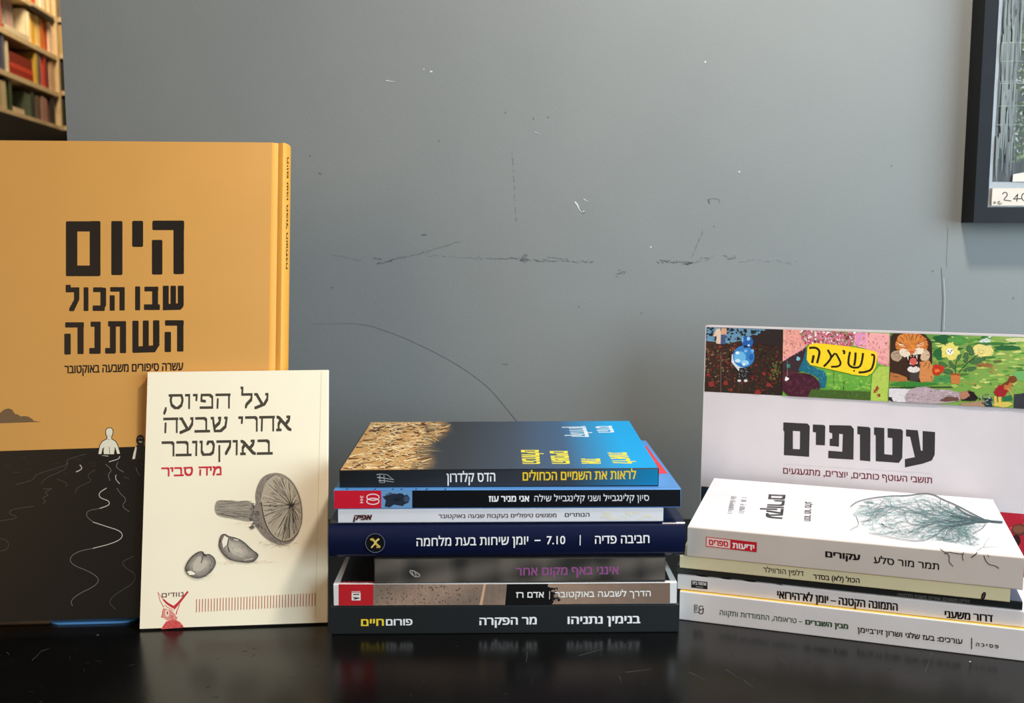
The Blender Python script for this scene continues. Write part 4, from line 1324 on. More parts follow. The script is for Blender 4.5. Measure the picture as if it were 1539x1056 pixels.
p.ell(*A2([(180, 360)])[0], 8.5, 8, S(176, 150, 128), 0.5, 16)
p.ell(*A2([(455, 350)])[0], 8.5, 9, S(206, 176, 146), -0.5, 16)
p.ell(*A2([(262, 330)])[0], 9, 6, S(228, 212, 190), 0.5, 16)
p.ell(*A2([(395, 318)])[0], 9, 6, S(232, 218, 196), -0.5, 16)
p.ell(*A2([(350, 492)])[0], 9.5, 5, S(222, 214, 208), n=16)
p.poly(A2([(318, 250), (352, 250), (372, 312), (330, 335), (292, 312)]), S(222, 136, 62))
p.poly(A2([(300, 312), (360, 306), (350, 332), (326, 340)]), S(190, 96, 70))
p.poly(A2([(262, 372), (330, 350), (425, 340), (412, 400), (396, 450), (345, 474), (304, 448)]), S(48, 22, 20))
p.ell(*A2([(345, 415)])[0], 5.4, 5.8, S(206, 92, 84), n=14)
for L in ([(284, 366), (300, 362), (296, 405)], [(372, 356), (390, 352), (384, 398)], [(318, 362), (328, 360), (324, 374)], [(342, 358), (354, 356), (350, 370)], [(312, 440), (322, 446), (310, 420)], [(376, 440), (388, 436), (388, 412)]):
    p.poly(A2(L), S(244, 240, 228))
for L in ([(200, 236), (236, 262), (272, 268)], [(206, 250), (240, 246), (268, 252)], [(382, 252), (420, 238), (448, 222)], [(388, 262), (430, 256), (452, 236)]):
    p.stroke(A2(L), 1.0, S(244, 234, 212), (1, .5))
for L in ([(205, 228), (240, 236), (272, 256)], [(380, 244), (420, 226), (450, 212)], [(260, 150), (280, 180), (286, 215)], [(300, 140), (308, 170), (305, 205)], [(345, 140), (340, 175), (348, 210)], [(390, 150), (372, 185), (368, 215)], [(430, 160), (405, 195)], [(215, 170), (245, 195), (250, 225)], [(180, 210), (210, 215)], [(470, 200), (440, 205)], [(165, 260), (200, 280)], [(175, 300), (215, 300)], [(490, 260), (460, 280)], [(495, 310), (450, 305)], [(150, 340), (200, 330)], [(505, 350), (470, 350)], [(480, 420), (450, 470)], [(510, 430), (490, 490)], [(520, 560), (540, 590)], [(150, 560), (200, 565)], [(330, 160), (325, 200), (332, 232)]):
    p.stroke(A2(L), 1.1, S(40, 26, 20), (1, .4))
for k in range(60):
    x, y = rnd_in(A2([(190, 170), (470, 170), (480, 320), (380, 340), (270, 340), (190, 310)]))
    a = math.atan2(y - 520, x - 1370)
    p.stroke([(x, y), (x + 2.6 * math.cos(a), y + 2.6 * math.sin(a))], 0.6, S(*rc.choice([(236, 176, 110), (160, 80, 34), (190, 100, 44)])), (1, .3))
p.dabs(900, A2([(110, 125), (535, 130), (550, 620), (108, 612)]), 0.24, 1.5, rc, 1.2)
p.part('tiger_painting', 'roaring orange tiger')
p.blob(*A2([(1040, 310)])[0], 15, 10, S(226, 210, 130), 0.2, 16, rc)
p.blob(*A2([(715, 318)])[0], 14, 11.5, S(224, 212, 112), 0.25, 18, rc)
p.ell(*A2([(708, 316)])[0], 5.4, 4.8, S(244, 240, 232), n=14)
for x, y in ((694, 312), (724, 310), (712, 326)):
    p.ell(*A2([(x, y)])[0], 1.1, 1.2, S(70, 66, 96), n=8)
for L, w in (([(768, 535), (762, 440), (812, 325)], 1.2), ([(798, 525), (870, 440), (988, 346)], 1.4), ([(745, 530), (700, 460), (640, 440)], 1.1), ([(770, 470), (850, 440)], 1.0)):
    p.stroke(A2(L), w, S(52, 74, 44), smooth=1)
for x, y, rx, ry, r in ((912, 305, 30, 52, -0.5), (868, 375, 24, 52, 0.1), (985, 405, 80, 26, -0.25), (905, 490, 66, 18, -0.2), (732, 452, 16, 48, -0.6), (690, 515, 40, 26, 0.2), (640, 445, 44, 20, 0.5), (800, 370, 16, 40, 0.35)):
    p.ell(*A2([(x, y)])[0], rx / 6.6, ry / 6.6, S(70, 108, 66), r, 14)
    p.ring(*A2([(x, y)])[0], rx / 6.6, ry / 6.6, 0.5, S(40, 62, 40), 14, r)
p.ring(*A2([(1022, 320)])[0], 4, 2.8, 0.8, S(176, 150, 60), 12)
p.blob(*A2([(588, 498)])[0], 9.4, 7.6, S(186, 50, 32), 0.18, 14, rc)
p.blob(*A2([(582, 504)])[0], 4.2, 3.0, S(226, 120, 50), 0.3, 10, rc)
p.poly(A2([(716, 535), (815, 540), (800, 638), (722, 632)]), S(196, 116, 62))
p.poly(A2([(714, 530), (818, 536), (815, 556), (716, 550)]), S(150, 80, 44))
p.dabs(700, A2([(540, 140), (1130, 160), (1130, 640), (540, 640)]), 0.18, 2.0, rc, 0.1)
p.part('flower_painting', 'potted yellow flower and red bloom')
p.poly(A2([(104, 678), (330, 690), (330, 832), (104, 824)]), S(214, 208, 212))
p.stroke(A2([(108, 678), (400, 670), (740, 668)]), 1.6, S(40, 52, 34))
p.poly(A2([(258, 760), (300, 700), (380, 668), (470, 664), (560, 690), (700, 696), (805, 722), (812, 800), (700, 822), (560, 834), (270, 826)]), S(178, 158, 164))
for k in range(46):
    x, y = rnd_in(A2([(270, 750), (380, 680), (560, 700), (790, 730), (790, 800), (560, 826), (280, 815)]))
    p.stroke([(x, y), (x + rc.uniform(3, 8), y + rc.uniform(-3, 2))], rc.uniform(0.5, 1.3), S(*rc.choice([(96, 70, 78), (226, 212, 214), (130, 104, 112), (70, 46, 52)])), (1, .3))
p.poly(A2([(100, 760), (130, 775), (150, 812), (420, 826), (620, 838), (600, 850), (140, 828), (100, 800)]), S(44, 32, 36))
p.poly(A2([(600, 800), (680, 760), (790, 770), (800, 800), (660, 815)]), S(104, 70, 62))
p.ell(*A2([(862, 750)])[0], 9.5, 6.4, S(176, 120, 96), n=16)
p.poly(A2([(880, 705), (940, 715), (990, 780), (960, 802), (900, 806), (810, 800), (870, 780), (905, 750)]), S(34, 26, 28))
p.poly(A2([(800, 830), (1050, 800), (1040, 866), (820, 852)]), S(166, 132, 104))
p.poly(A2([(1050, 780), (1120, 770), (1130, 868), (1060, 866)]), S(36, 62, 66))
p.poly(A2([(1345, 740), (1500, 720), (1520, 905), (1340, 892)]), S(54, 56, 62))
for k in range(40):
    x, y = rnd_in(A2([(980, 740), (1130, 740), (1130, 866), (1040, 850)]))
    p.blob(x, y, rc.uniform(0.6, 1.8), rc.uniform(0.6, 1.8), S(*rc.choice([(40, 60, 70), (20, 36, 40), (170, 170, 160), (90, 110, 90)])), 0.4, 7, rc)
p.blob(*A2([(1230, 840)])[0], 15, 4, S(206, 186, 90), 0.2, 12, rc)
p.poly(A2([(1140, 720), (1180, 660), (1240, 640), (1290, 700), (1250, 760), (1180, 765)]), S(156, 36, 42))
p.poly(A2([(1250, 620), (1310, 600), (1330, 640), (1290, 700), (1240, 690)]), S(190, 110, 60))
p.poly(A2([(1145, 760), (1170, 765), (1168, 860), (1152, 858)]), S(222, 180, 90))
p.poly(A2([(1185, 765), (1215, 762), (1218, 850), (1196, 852)]), S(222, 180, 90))
p.ell(*A2([(1330, 592)])[0], 6.6, 5.6, S(120, 66, 36), n=14)
p.poly(A2([(1230, 640), (1300, 590), (1330, 580), (1280, 650)]), S(110, 60, 32))
p.stroke(A2([(1280, 680), (1310, 720), (1330, 760)]), 1.4, S(214, 160, 100))
p.poly(A2([(1222, 770), (1320, 745), (1330, 800), (1240, 810)]), S(44, 108, 66))
p.dabs(1300, A2([(104, 650), (1500, 640), (1520, 905), (100, 830)]), 0.26, 1.8, rc, 0.1)
p.log = None
p.part('meadow_painting', 'lying woman and a girl watering plants')
p.clamp = None
# title
p.h = 5e-5
A3 = lambda L: [(1039 + x / 3.078, 480 + y / 3.078) for x, y in L]
TK = S(52, 48, 50)
p.poly(A3([(993, 508), (1048, 512), (1062, 606), (1070, 606), (1070, 515), (1128, 520), (1126, 625), (1112, 652), (1072, 666), (988, 684), (988, 645), (1034, 636), (1012, 542), (993, 540)]), TK)
p.poly(A3([(845, 498), (893, 501), (893, 622), (930, 626), (930, 548), (908, 546), (908, 502), (972, 507), (979, 516), (976, 640), (960, 663), (853, 655), (853, 536), (845, 532)]), TK)
p.poly(A3([(768, 493), (822, 497), (829, 504), (828, 656), (780, 651), (780, 532), (768, 530)]), TK)
p.poly(A3([(638, 488), (738, 490), (752, 506), (750, 648), (633, 641), (634, 606), (698, 611), (701, 530), (684, 528), (683, 588), (640, 584), (640, 552), (652, 550), (652, 526), (638, 522)]), TK)
p.poly(A3([(562, 485), (612, 487), (620, 493), (618, 582), (576, 580), (576, 522), (562, 520)]), TK)
p.polyh(A3([(426, 475), (538, 481), (548, 492), (545, 635), (428, 627), (430, 520), (425, 510)]), A3([(470, 515), (503, 517), (502, 600), (470, 598)]), TK)
p.part('title_lettering')
p.text('תושבי העוטף כותבים, יוצרים, מתגעגעים', (1177, 711.4), (1400.8, 726.2), 8.8, S(112, 40, 56), (0.03, 0.02))
p.stroke([(1177, 696.5), (1400, 711)], 0.5, S(206, 196, 198))
p.part('subtitle_lettering', 'dark red subtitle')
# lower strip, mostly hidden
ll, lr = to_px(b, (0.0006, 0, 0.0499)), to_px(b, (LW - 0.0006, 0, 0.0499))
bl2, br2 = to_px(b, (0.0006, 0, 0.0006)), to_px(b, (LW - 0.0006, 0, 0.0006))
p.quad_grid([ll, lr, br2, bl2], 16, 4, lambda s, t: mix(mix(S(26, 44, 64), S(70, 60, 70), min(1, s * 2.5)), S(176, 32, 50), max(0, min(1, s * 3 - 1.4))))
for k in range(36):
    x, y = rc.uniform(1498, 1550), rc.uniform(776, 860)
    p.ring(x, y, rc.uniform(1, 4), rc.uniform(1, 3), 0.6, S(*rc.choice([(220, 110, 120), (120, 20, 34), (206, 70, 84)])), 10)
p.ell(1532, 796, 12, 9, S(96, 50, 40), n=18)
p.ell(1531, 795, 9, 6, S(128, 76, 58), n=16)
p.ell(1527, 812, 7, 9, S(54, 22, 28), n=14)
p.build('lower_strip_print', label='red patterned strip')

# ------------------------------------------------------------------ big tan hardcover on the left
YT, YH = 0.0165, 0.3083
yb = empty('hardcover_picture_book', frame_at(-0.3120, 0.5859, 0.0062, math.radians(5.11), math.radians(16)), 'large tan hardcover with bold black Hebrew title over a black sea, leaning back at left', 'book')
m_tan = card('tan_cloth_cover', S(203, 147, 72), 0.5, 0.02)
X0 = 0.1678
prof = [(X0 - a, c) for a, c in hard_profile(YT, 0.226, 0.0028, 0.0045, 0.0016, 0.0054)]
m_spine = card('tan_spine_lit', S(226, 160, 56), 0.5, 0.02)  # tan cover colour brightened on spine and hinge: window light painted in
m_edge = card('black_cover_edge', S(21, 20, 20), 0.5)
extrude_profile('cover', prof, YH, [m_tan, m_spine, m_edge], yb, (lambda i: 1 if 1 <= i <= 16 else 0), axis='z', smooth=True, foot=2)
boxes('pages', [(X0 - 0.222, X0 - 0.006, 0.003, YT - 0.003, 0.004, YH - 0.004)], m_pages, yb)
p = Print(yb, (0, 0, 0), SN)
ra = random.Random(13)
xl, xr = X0 - 0.2255, X0 - 0.0098
SEA = S(10, 10, 10)
sea_l, sea_r = to_px(yb, (xl, 0, 0.1)), to_px(yb, (xr, 0, 0.1))
sea = [(sea_l[0], 677.6 - 0.032 * sea_l[0]), (0, 677.6), (222, 670.4), (sea_r[0], 664), to_px(yb, (xr, 0, 0)), to_px(yb, (xl, 0, 0))]
p.poly(sea, SEA)
p.part('sea_print', 'black sea')
Z7 = lambda L: [(x / 5.867, 600 + y / 5.867) for x, y in L]
p.poly(Z7([(-180, 212), (-150, 170), (-100, 140), (-50, 130), (0, 120), (38, 88), (75, 79), (108, 90), (130, 126), (162, 134), (182, 150), (215, 146), (252, 152), (280, 170), (300, 190), (366, 198), (0, 210)]), S(112, 86, 60))
p.part('cloud_print', 'brown cloud')
OUT, SKIN = S(44, 38, 32), S(226, 218, 196)
def fig(L, col, w=1.4):
    q = Z7(L)
    p.stroke(q + [q[0]], w, OUT)
    p.poly(q, col)
man = [(868, 480), (884, 402), (905, 372), (945, 350), (948, 330), (936, 305), (936, 270), (950, 255), (980, 254), (994, 272), (992, 305), (980, 330), (982, 350), (1018, 372), (1036, 404), (1058, 478), (1034, 480), (1018, 424), (1008, 450), (1006, 482), (916, 482), (914, 440), (906, 424), (893, 482)]
fig(man, SKIN, 2.4)
for L, w in (([(962, 415), (966, 450), (968, 480)], 0.8), ([(918, 424), (912, 440)], 1.2), ([(1010, 424), (1016, 436)], 1.2), ([(950, 350), (965, 356)], 0.7), ([(960, 318), (975, 322)], 0.5)):
    p.stroke(Z7(L), w, S(70, 62, 54))
p.stroke(Z7([(900, 494), (955, 500)]), 1.1, S(196, 190, 172), (.4, 1))
p.ell(*Z7([(1238, 360)])[0], 6.4, 8.4, S(28, 26, 25), n=18)
p.poly(Z7([(1200, 412), (1215, 395), (1270, 395), (1285, 420), (1288, 530), (1195, 530)]), S(34, 32, 31))
p.poly(Z7([(1194, 416), (1206, 420), (1200, 470), (1190, 524), (1167, 526), (1178, 470)]), S(222, 212, 190))
p.stroke(Z7([(1215, 345), (1235, 336), (1258, 342)]), 0.8, S(150, 144, 134))
p.poly(Z7([(1218, 372), (1238, 366), (1262, 374), (1240, 384)]), S(196, 188, 172))
p.part('bather_figures', 'pale man and dark haired woman wading')
Z3 = lambda L: [(x / 2.933, 600 + y / 2.933) for x, y in L]
W1, W2, W3 = S(190, 184, 170), S(104, 100, 94), S(66, 63, 60)
for L, w, c in (([(470, 390), (435, 412), (440, 434), (480, 446), (484, 465), (440, 480)], 1.2, W1), ([(440, 480), (385, 490), (380, 515), (410, 540)], .9, W2), ([(410, 540), (470, 560), (520, 575), (541, 592), (535, 615), (490, 636), (410, 656)], 1.1, W1), ([(410, 656), (340, 670), (305, 700), (320, 730), (400, 760), (440, 792), (420, 822), (340, 860), (310, 890), (320, 910)], 1.0, W2),
                ([(335, 320), (365, 305), (352, 288)], 1.3, W1), ([(465, 285), (495, 312), (475, 330), (485, 358)], 1.0, W2), ([(520, 275), (510, 300), (545, 320)], 1.0, W2), ([(512, 332), (508, 350), (528, 372)], 1.0, W1), ([(515, 390), (530, 415), (560, 440), (535, 470), (570, 495)], .8, W2), ([(480, 275), (525, 262), (528, 250)], 1.1, W1),
                ([(590, 690), (535, 715), (550, 740), (600, 770), (590, 810), (520, 850), (475, 890), (510, 925)], .9, W3), ([(70, 375), (150, 355), (155, 330), (260, 300), (300, 285), (290, 265), (380, 240)], .8, W3), ([(180, 375), (200, 345), (290, 310), (300, 275)], .8, W3), ([(190, 395), (240, 390), (190, 410), (220, 420), (180, 435), (205, 445), (190, 460)], .9, W3), ([(150, 470), (45, 485), (40, 505), (75, 515), (70, 525), (0, 535)], .9, W3),
                ([(0, 612), (30, 620), (40, 640), (30, 662), (0, 668)], .8, W3), ([(330, 415), (340, 385), (410, 360), (380, 335), (420, 310)], .8, W3), ([(600, 300), (605, 320), (618, 335)], .9, W2), ([(620, 280), (630, 290)], .9, W3), ([(545, 340), (570, 350)], .9, W3), ([(250, 350), (300, 370), (290, 384)], .7, W3)):
    p.stroke(Z3(L), w, c, smooth=2)
for k in range(40):
    x, y = ra.uniform(0, 140), ra.uniform(682, 716)
    p.stroke([(x, y), (x + ra.uniform(4, 14), y - 0.2)], ra.uniform(0.4, 0.9), mix(W3, S(46, 44, 42), ra.random()), (.3, .3))
p.part('wave_lines', 'thin white ripples')
# the title, drawn as heavy block letters
BL_ = S(32, 26, 22)
def zb(x0, y0, x1, y1, r=6):
    p.rrect(x0 / 2.933, 300 + y0 / 2.933, x1 / 2.933, 300 + y1 / 2.933, r / 2.933, BL_)
def zp(L):
    p.poly([(x / 2.933, 300 + y / 2.933) for x, y in L], BL_)
zb(672, 92, 812, 134); zb(765, 92, 811, 328); zb(670, 177, 716, 330)
zb(583, 93, 631, 208)
zb(491, 94, 540, 332)
zb(292, 95, 443, 140)
zb(291, 95, 341, 337); zb(396, 94, 443, 336); zb(291, 290, 442, 337); zb(293, 95, 443, 139)
zb(718, 379, 744, 486, 3); zb(752, 379, 776, 470, 3); zb(784, 379, 810, 468, 3); zp([(718, 460), (810, 455), (808, 472), (796, 485), (718, 487)])
zb(637, 383, 698, 404, 3); zb(671, 383, 697, 478, 5); zb(635, 461, 705, 486, 3)
zb(596, 382, 618, 487, 3)
zb(486, 385, 550, 405, 3); zb(527, 385, 550, 488, 3); zb(484, 421, 506, 489, 3)
zb(411, 386, 455, 407, 3); zb(443, 388, 468, 470, 5); zb(409, 466, 462, 490, 3); zp([(443, 470), (468, 462), (458, 489), (440, 489)])
zb(369, 386, 390, 490, 3)
zb(290, 375, 312, 407, 3); zb(290, 386, 350, 408, 3); zp([(326, 386), (350, 388), (350, 440), (326, 491), (306, 491), (305, 480), (327, 440)])
zb(728, 531, 810, 555, 4); zb(781, 531, 809, 669, 4); zb(726, 582, 754, 671, 4)
zb(584, 533, 611, 673, 4); zb(630, 532, 656, 655, 4); zb(675, 531, 703, 645, 4); zp([(584, 648), (703, 640), (684, 672), (586, 675)])
zb(477, 535, 556, 559, 4); zb(529, 535, 556, 676, 4); zb(485, 537, 511, 676, 4); zb(464, 653, 508, 678, 4)
zb(400, 537, 444, 560, 4); zb(417, 538, 444, 677, 4); zb(394, 653, 443, 679, 4)
zb(288, 540, 370, 563, 4); zb(342, 540, 369, 680, 4); zb(284, 590, 312, 682, 4)
p.part('title_lettering', 'heavy black block lettering')
p.text('עשרה סיפורים משבעה באוקטובר', (97, 561.0), (275.5, 556.2), 11.6, BL_, (0.05, 0.02))
p.build('subtitle_lettering')
p = Print(yb, (X0 + 0.0011, 0.0028, 0), (0.6, -0.8, 0), 1e-4)
p.text('היום שבו הכול השתנה', (434.2, 404), (435.6, 236), 0, S(60, 40, 20), (0.03, 0.03), dv=(-4.4, 0.3))
sl = p.build('spine_lettering', label='small dark lettering running down the spine')
for v in sl.data.vertices:                     # wrap the ink round the curved spine
    q = math.acos(max(-1, min(1, (YT / 2 - v.co.y) / (YT / 2 - 0.0004))))
    v.co.x = X0 - 0.002 + 0.9 * 0.0045 * math.sin(q) + 0.00016

# thin blue folder lying under the tan book
WB, DB, r = 0.056, 0.10, 0.010
outl = arc(r, r, r, 180, 270, 6) + arc(WB - r, r, r, 270, 360, 6) + [(WB, DB), (0, DB)]
m_blue = card('blue_card', S(96, 166, 236), 0.35)
bb = extrude_profile('blue_folder', outl, 0.0014, m_blue, None, axis='z')
bb.matrix_world = frame_at(-0.2905, 0.5960, 0.0001, math.radians(3.6))
tag(bb, 'thin blue folder lying on the table under the tan hardcover', 'folder')

# ------------------------------------------------------------------ cream paperback leaning on it
CW, CH, CT = 0.1137, 0.1586, 0.0041
cb = empty('paperback_book', frame_at(-0.2281, 0.5872, 0.0013, math.radians(5.14), math.radians(15.5)), 'small cream paperback with a pencil mushroom drawing, leaning against the tan hardcover', 'book')
m_cream = card('cream_cover', S(255, 243, 216), 0.42, 0.015)
ct, r = 0.0004, 0.0007
prof = [(CW, 0), (r, 0)] + arc(r, r, r, -90, -180, 4)[1:] + arc(r, CT - r, r, 180, 90, 4) + [(CW, CT), (CW, CT - ct), (r, CT - ct), (ct, CT - r), (ct, r), (r, ct), (CW, ct)]
extrude_profile('cover', [(CW - a, c) for a, c in prof], CH, m_cream, cb, axis='z')
boxes('pages', [(0.0005, CW - 0.0006, ct, CT - ct, 0.0004, CH - 0.0004)], m_pages, cb)
p = Print(cb, (0, 0, 0), SN)
rm = random.Random(71)
p.stroke([(483, 558), (479, 720), (474, 928)], 0.8, S(232, 212, 174))
p.part('cover_crease', 'pale crease beside the spine')
TG = S(74, 68, 58)
p.serif('על הפיוס,', (245.5, 615.0), (403.5, 613.0), 22.8, TG)
p.serif('אחרי שבעה', (245.5, 650.8), (438, 647.4), 23.4, TG)
p.serif('באוקטובר', (243, 686.0), (410, 682.8), 23.0, TG)
p.part('title_lettering')
p.serif('מיה סביר', (242.7, 715.8), (333, 713.6), 13.4, S(206, 52, 64), (0.15, 0.20))
p.part('author_lettering', 'red author lettering')
M5 = lambda L: [(270 + x / 5.865, 700 + y / 5.865) for x, y in L]
PAPER = S(255, 243, 216)
def soft(x, y, rx, ry, n, dark=0.3):
    for k in range(n):
        a, q = rm.uniform(0, 6.28), rm.random() ** 0.7
        c = mix(PAPER, S(96, 88, 80), rm.uniform(0.05, dark) * (1 - 0.6 * q))
        px, py = M5([(x + rx * q * math.cos(a), y + ry * q * math.sin(a))])[0]
        p.stroke([(px, py), (px + rm.uniform(2, 6), py + rm.uniform(-0.8, 0.8))], rm.uniform(0.5, 1.3), c, (.4, .4))
soft(860, 690, 190, 38, 110, 0.85)
soft(620, 510, 150, 40, 50, 0.3)
soft(420, 855, 90, 22, 30, 0.35)
soft(640, 845, 110, 20, 36, 0.45)
soft(800, 840, 140, 16, 24, 0.25)
soft(240, 960, 110, 40, 36, 0.25)
stem = [(308, 372), (322, 314), (350, 298), (430, 304), (520, 310), (600, 306), (650, 330), (665, 400), (640, 492), (560, 482), (470, 462), (390, 452), (325, 430)]
p.poly(rounded(M5(stem)), S(164, 154, 140))
for k in range(130):
    t = rm.random()
    y0, y1 = 306 + 122 * t, 312 + 168 * t
    s0 = rm.uniform(0, 0.8)
    s1 = min(1, s0 + rm.uniform(0.08, 0.4))
    f = lambda s: (318 + 330 * s, y0 + (y1 - y0) * s + 5 * math.sin(s * 9 + k))
    edge_ = abs(t - 0.45) * 2
    p.stroke(M5([f(s0), f((s0 + s1) / 2), f(s1)]), rm.uniform(0.4, 1.1), mix(S(52, 48, 46), S(206, 192, 172), rm.random() * (1.0 - 0.55 * edge_)), (.7, .4))
cap = [(690, 340), (668, 300), (672, 220), (700, 140), (740, 90), (800, 64), (860, 58), (930, 78), (1000, 136), (1050, 226), (1080, 330), (1087, 480), (1052, 592), (1000, 660), (950, 690), (880, 694), (800, 664), (730, 610), (680, 540), (640, 480), (640, 400), (660, 350)]
p.poly(rounded(M5(cap)), S(144, 134, 122))
for k in range(120):
    t = rm.random()
    q = [(662, 330), (680, 220), (730, 110), (820, 66)] if rm.random() < 0.5 else [(650, 420), (690, 520), (760, 620), (880, 690)]
    i = min(2, int(t * 3)); u = t * 3 - i
    x, y = q[i][0] + (q[i + 1][0] - q[i][0]) * u + rm.uniform(0, 46), q[i][1] + (q[i + 1][1] - q[i][1]) * u + rm.uniform(-8, 24)
    dx, dy = q[i + 1][0] - q[i][0], q[i + 1][1] - q[i][1]
    L = math.hypot(dx, dy)
    l = rm.uniform(12, 46)
    p.stroke(M5([(x, y), (x + dx / L * l, y + dy / L * l)]), rm.uniform(0.5, 1.3), mix(S(48, 45, 43), S(196, 182, 162), rm.random() ** 1.6), (.6, .4))
for k in range(26):
    x, y = rm.uniform(620, 700), rm.uniform(330, 560)
    p.blob(*M5([(x, y)])[0], rm.uniform(1, 3.4), rm.uniform(0.8, 3), mix(S(66, 62, 60), S(140, 130, 120), rm.random()), 0.4, 9, rm)
face = [(772, 150), (812, 104), (860, 84), (930, 92), (1000, 150), (1045, 240), (1074, 340), (1080, 480), (1046, 584), (986, 655), (905, 668), (826, 622), (772, 540), (736, 430), (722, 320), (738, 225)]
p.stroke(M5(face + [face[0]]), 2.6, S(196, 182, 160), smooth=1)
p.poly(rounded(M5(face)), S(186, 173, 152))
hub = (985, 345)
def rim(t):
    n = len(face)
    i = int(t * n) % n
    u = t * n - int(t * n)
    a, c = face[i], face[(i + 1) % n]
    return (a[0] + (c[0] - a[0]) * u, a[1] + (c[1] - a[1]) * u)
for k in range(330):
    t = rm.random()
    e = rim(t)
    s0, s1 = rm.uniform(0.0, 0.7), rm.uniform(0.55, 0.985)
    if s1 <= s0 + 0.05:
        continue
    bend = rm.uniform(-6, 6)
    f = lambda s: (hub[0] + (e[0] - hub[0]) * s + bend * math.sin(s * 3.1), hub[1] + (e[1] - hub[1]) * s + bend * math.sin(s * 3.1))
    low = max(0, min(1, (e[1] - 250) / 420))
    right_ = e[0] > 1000 and e[1] < 480
    dk = rm.random()
    c = mix(S(52, 48, 45), S(230, 216, 192), dk ** (0.6 if right_ else 0.9 + low * 0.8))
    p.stroke(M5([f(s0), f((s0 + s1) / 2), f(s1)]), rm.uniform(0.5, 1.4), c, (.5, .9))
for k in range(40):
    a = rm.uniform(0, 6.28)
    l = rm.uniform(20, 120)
    p.stroke(M5([(hub[0] + rm.uniform(-12, 12), hub[1] + rm.uniform(-14, 14)), (hub[0] + l * math.cos(a) * .8, hub[1] + l * math.sin(a))]), rm.uniform(0.5, 1.2), S(56, 52, 48), (1, .2))
p.stroke(M5(face[2:9]), 0.7, S(90, 82, 74), smooth=1)
p.stroke(M5(face[8:15]), 1.2, S(60, 55, 52), smooth=1)
p.part('mushroom_drawing', 'pencil mushroom lying on its side')
def seed(L, axis, pale, k_n):
    q = rounded(M5(L), 1)
    p.poly(q, S(118, 110, 104))
    cx, cy = sum(a for a, _ in L) / len(L), sum(c for _, c in L) / len(L)
    for g in range(1, 9):
        f = 1 - g * 0.095
        p.poly([(a[0] * f + M5([(cx, cy)])[0][0] * (1 - f), a[1] * f + M5([(cx, cy)])[0][1] * (1 - f)) for a in q], mix(S(128, 119, 112), S(208, 197, 180), g / 8))
    n = len(L)
    for k in range(k_n):
        t = rm.random() * n
        i, u = int(t) % n, t - int(t)
        a, c = L[i], L[(i + 1) % n]
        ex_, ey_ = a[0] + (c[0] - a[0]) * u, a[1] + (c[1] - a[1]) * u
        d = rm.random() ** 1.3
        x, y = ex_ + (cx - ex_) * d, ey_ + (cy - ey_) * d
        tx, ty = c[0] - a[0], c[1] - a[1]
        m = math.hypot(tx, ty)
        l = rm.uniform(8, 30) * (1 - 0.5 * d)
        col = mix(S(50, 46, 46), S(206, 194, 178), d * rm.uniform(0.6, 1.15))
        g0, g1 = (x - tx / m * l * .5, y - ty / m * l * .5), (x + tx / m * l * .5, y + ty / m * l * .5)
        if inside(*g0, L) and inside(*g1, L):
            p.stroke(M5([g0, g1]), rm.uniform(0.5, 1.3), mix(col, col, 1), (.5, .5))
    p.stroke(q + [q[0]], 0.9, S(70, 64, 62), smooth=1)
s2 = [(350, 690), (362, 612), (400, 595), (436, 622), (490, 630), (560, 660), (640, 740), (695, 775), (690, 805), (650, 845), (580, 850), (450, 830), (390, 780), (355, 720)]
seed(s2, 0, 0, 150)
p.poly(M5([(374, 664), (396, 612), (430, 634), (418, 690), (386, 722)]), S(250, 240, 218))
p.stroke(M5([(432, 640), (425, 700), (440, 760)]), 1.2, S(60, 56, 54))
p.stroke(M5([(430, 700), (470, 770), (560, 800)]), 2.2, S(222, 210, 192), (.5, .3), smooth=1)
p.stroke(M5([(570, 830), (650, 815)]), 1.6, S(236, 226, 206), (.4, .6))
p.stroke(M5([(480, 645), (520, 655)]), 1.6, S(226, 214, 196))
s1 = [(52, 890), (80, 830), (140, 770), (200, 745), (222, 782), (265, 775), (310, 810), (323, 860), (290, 920), (230, 970), (160, 992), (90, 966), (60, 930)]
seed(s1, 0, 0, 150)
p.poly(M5([(120, 860), (160, 800), (190, 800), (195, 850), (225, 830), (250, 840), (220, 900), (170, 930), (120, 920)]), S(200, 188, 172))
p.poly(M5([(66, 930), (100, 922), (140, 942), (130, 958), (90, 960)]), S(252, 242, 220))
p.stroke(M5([(215, 780), (200, 830), (190, 855)]), 1.4, S(70, 64, 62), (.5, 1))
p.stroke(M5([(205, 755), (224, 790), (240, 790)]), 1.6, S(60, 55, 54))
p.part('seed_drawing', 'two pencil drawn seeds')
p.h = 5e-5
M4 = lambda L: [(225 + x / 12.825, 880 + y / 12.825) for x, y in L]
CR, LR = S(204, 54, 62), S(230, 150, 136)
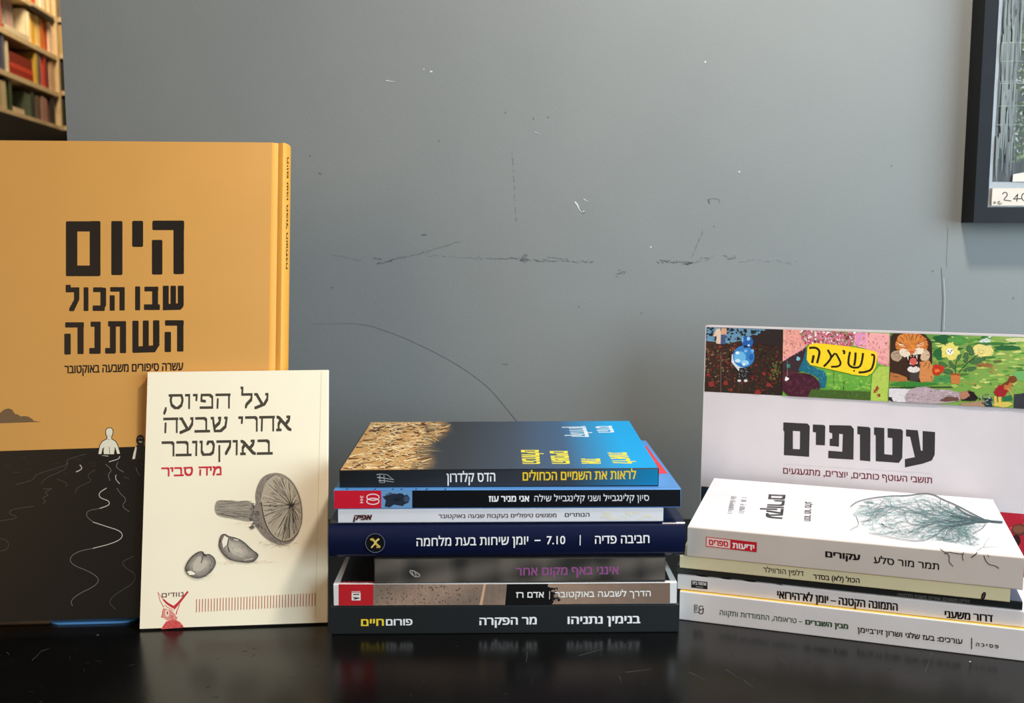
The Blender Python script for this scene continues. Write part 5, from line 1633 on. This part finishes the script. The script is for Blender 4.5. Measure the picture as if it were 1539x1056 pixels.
p.poly(M4([(272, 430), (340, 448), (430, 478), (500, 560), (522, 640), (480, 690), (330, 664), (264, 612), (222, 600), (246, 540), (256, 470)]), LR)
p.poly(M4([(320, 684), (480, 650), (570, 690), (640, 760), (655, 800), (400, 822), (222, 838), (250, 780)]), S(216, 84, 84))
p.ell(*M4([(338, 528)])[0], 3.2, 5.4, S(248, 220, 200), n=14)
p.ell(*M4([(342, 522)])[0], 1.0, 2.6, S(150, 40, 46), n=10)
for L, w, c in (([(155, 115), (200, 285), (272, 415)], 1.0, CR), ([(155, 115), (225, 215), (270, 270)], 1.4, LR), ([(262, 262), (340, 340), (460, 412)], 4.0, CR), ([(738, 108), (650, 220), (560, 330), (455, 430)], 4.4, CR), ([(455, 480), (540, 380), (600, 312)], 1.0, CR), ([(578, 360), (530, 470), (510, 550)], 1.6, CR), ([(280, 372), (340, 410), (440, 462)], 1.8, LR), ([(246, 540), (222, 600), (262, 608)], 1.2, CR), ([(272, 430), (250, 480), (246, 560)], 1.0, CR)):
    p.stroke(M4(L), w, c, (0.6, 1.0))
for k in range(90):
    x, y = (rm.uniform(380, 520), rm.uniform(500, 680)) if k < 36 else (rm.uniform(240, 640), rm.uniform(690, 815))
    a = rm.uniform(0.3, 1.3)
    if inside(x, y, [(380, 480), (500, 560), (640, 760), (650, 800), (230, 830), (250, 780), (320, 690), (400, 660)]):
        p.stroke(M4([(x, y), (x + 34 * math.cos(a), min(y + 34 * math.sin(a), 815))]), rm.uniform(0.6, 1.3), S(*rc.choice([(190, 40, 50), (236, 150, 140), (214, 70, 74)])), (.6, .3))
p.text('נוודים', (243.3, 897.6), (275.9, 895.8), 6.6, S(116, 66, 66), (0.01, 0.03))
p.part('publisher_emblem', 'red crested bird emblem')
for k in range(41):
    t = k / 40
    x = 295.6 + 178.2 * t
    p.stroke([(x, 900.2 - 9.4 * t), (x - 0.3, 919.6 - 9.6 * t)], 1.15, S(196, 116, 92))
p.build('stripe_row', label='row of thin red upright lines')
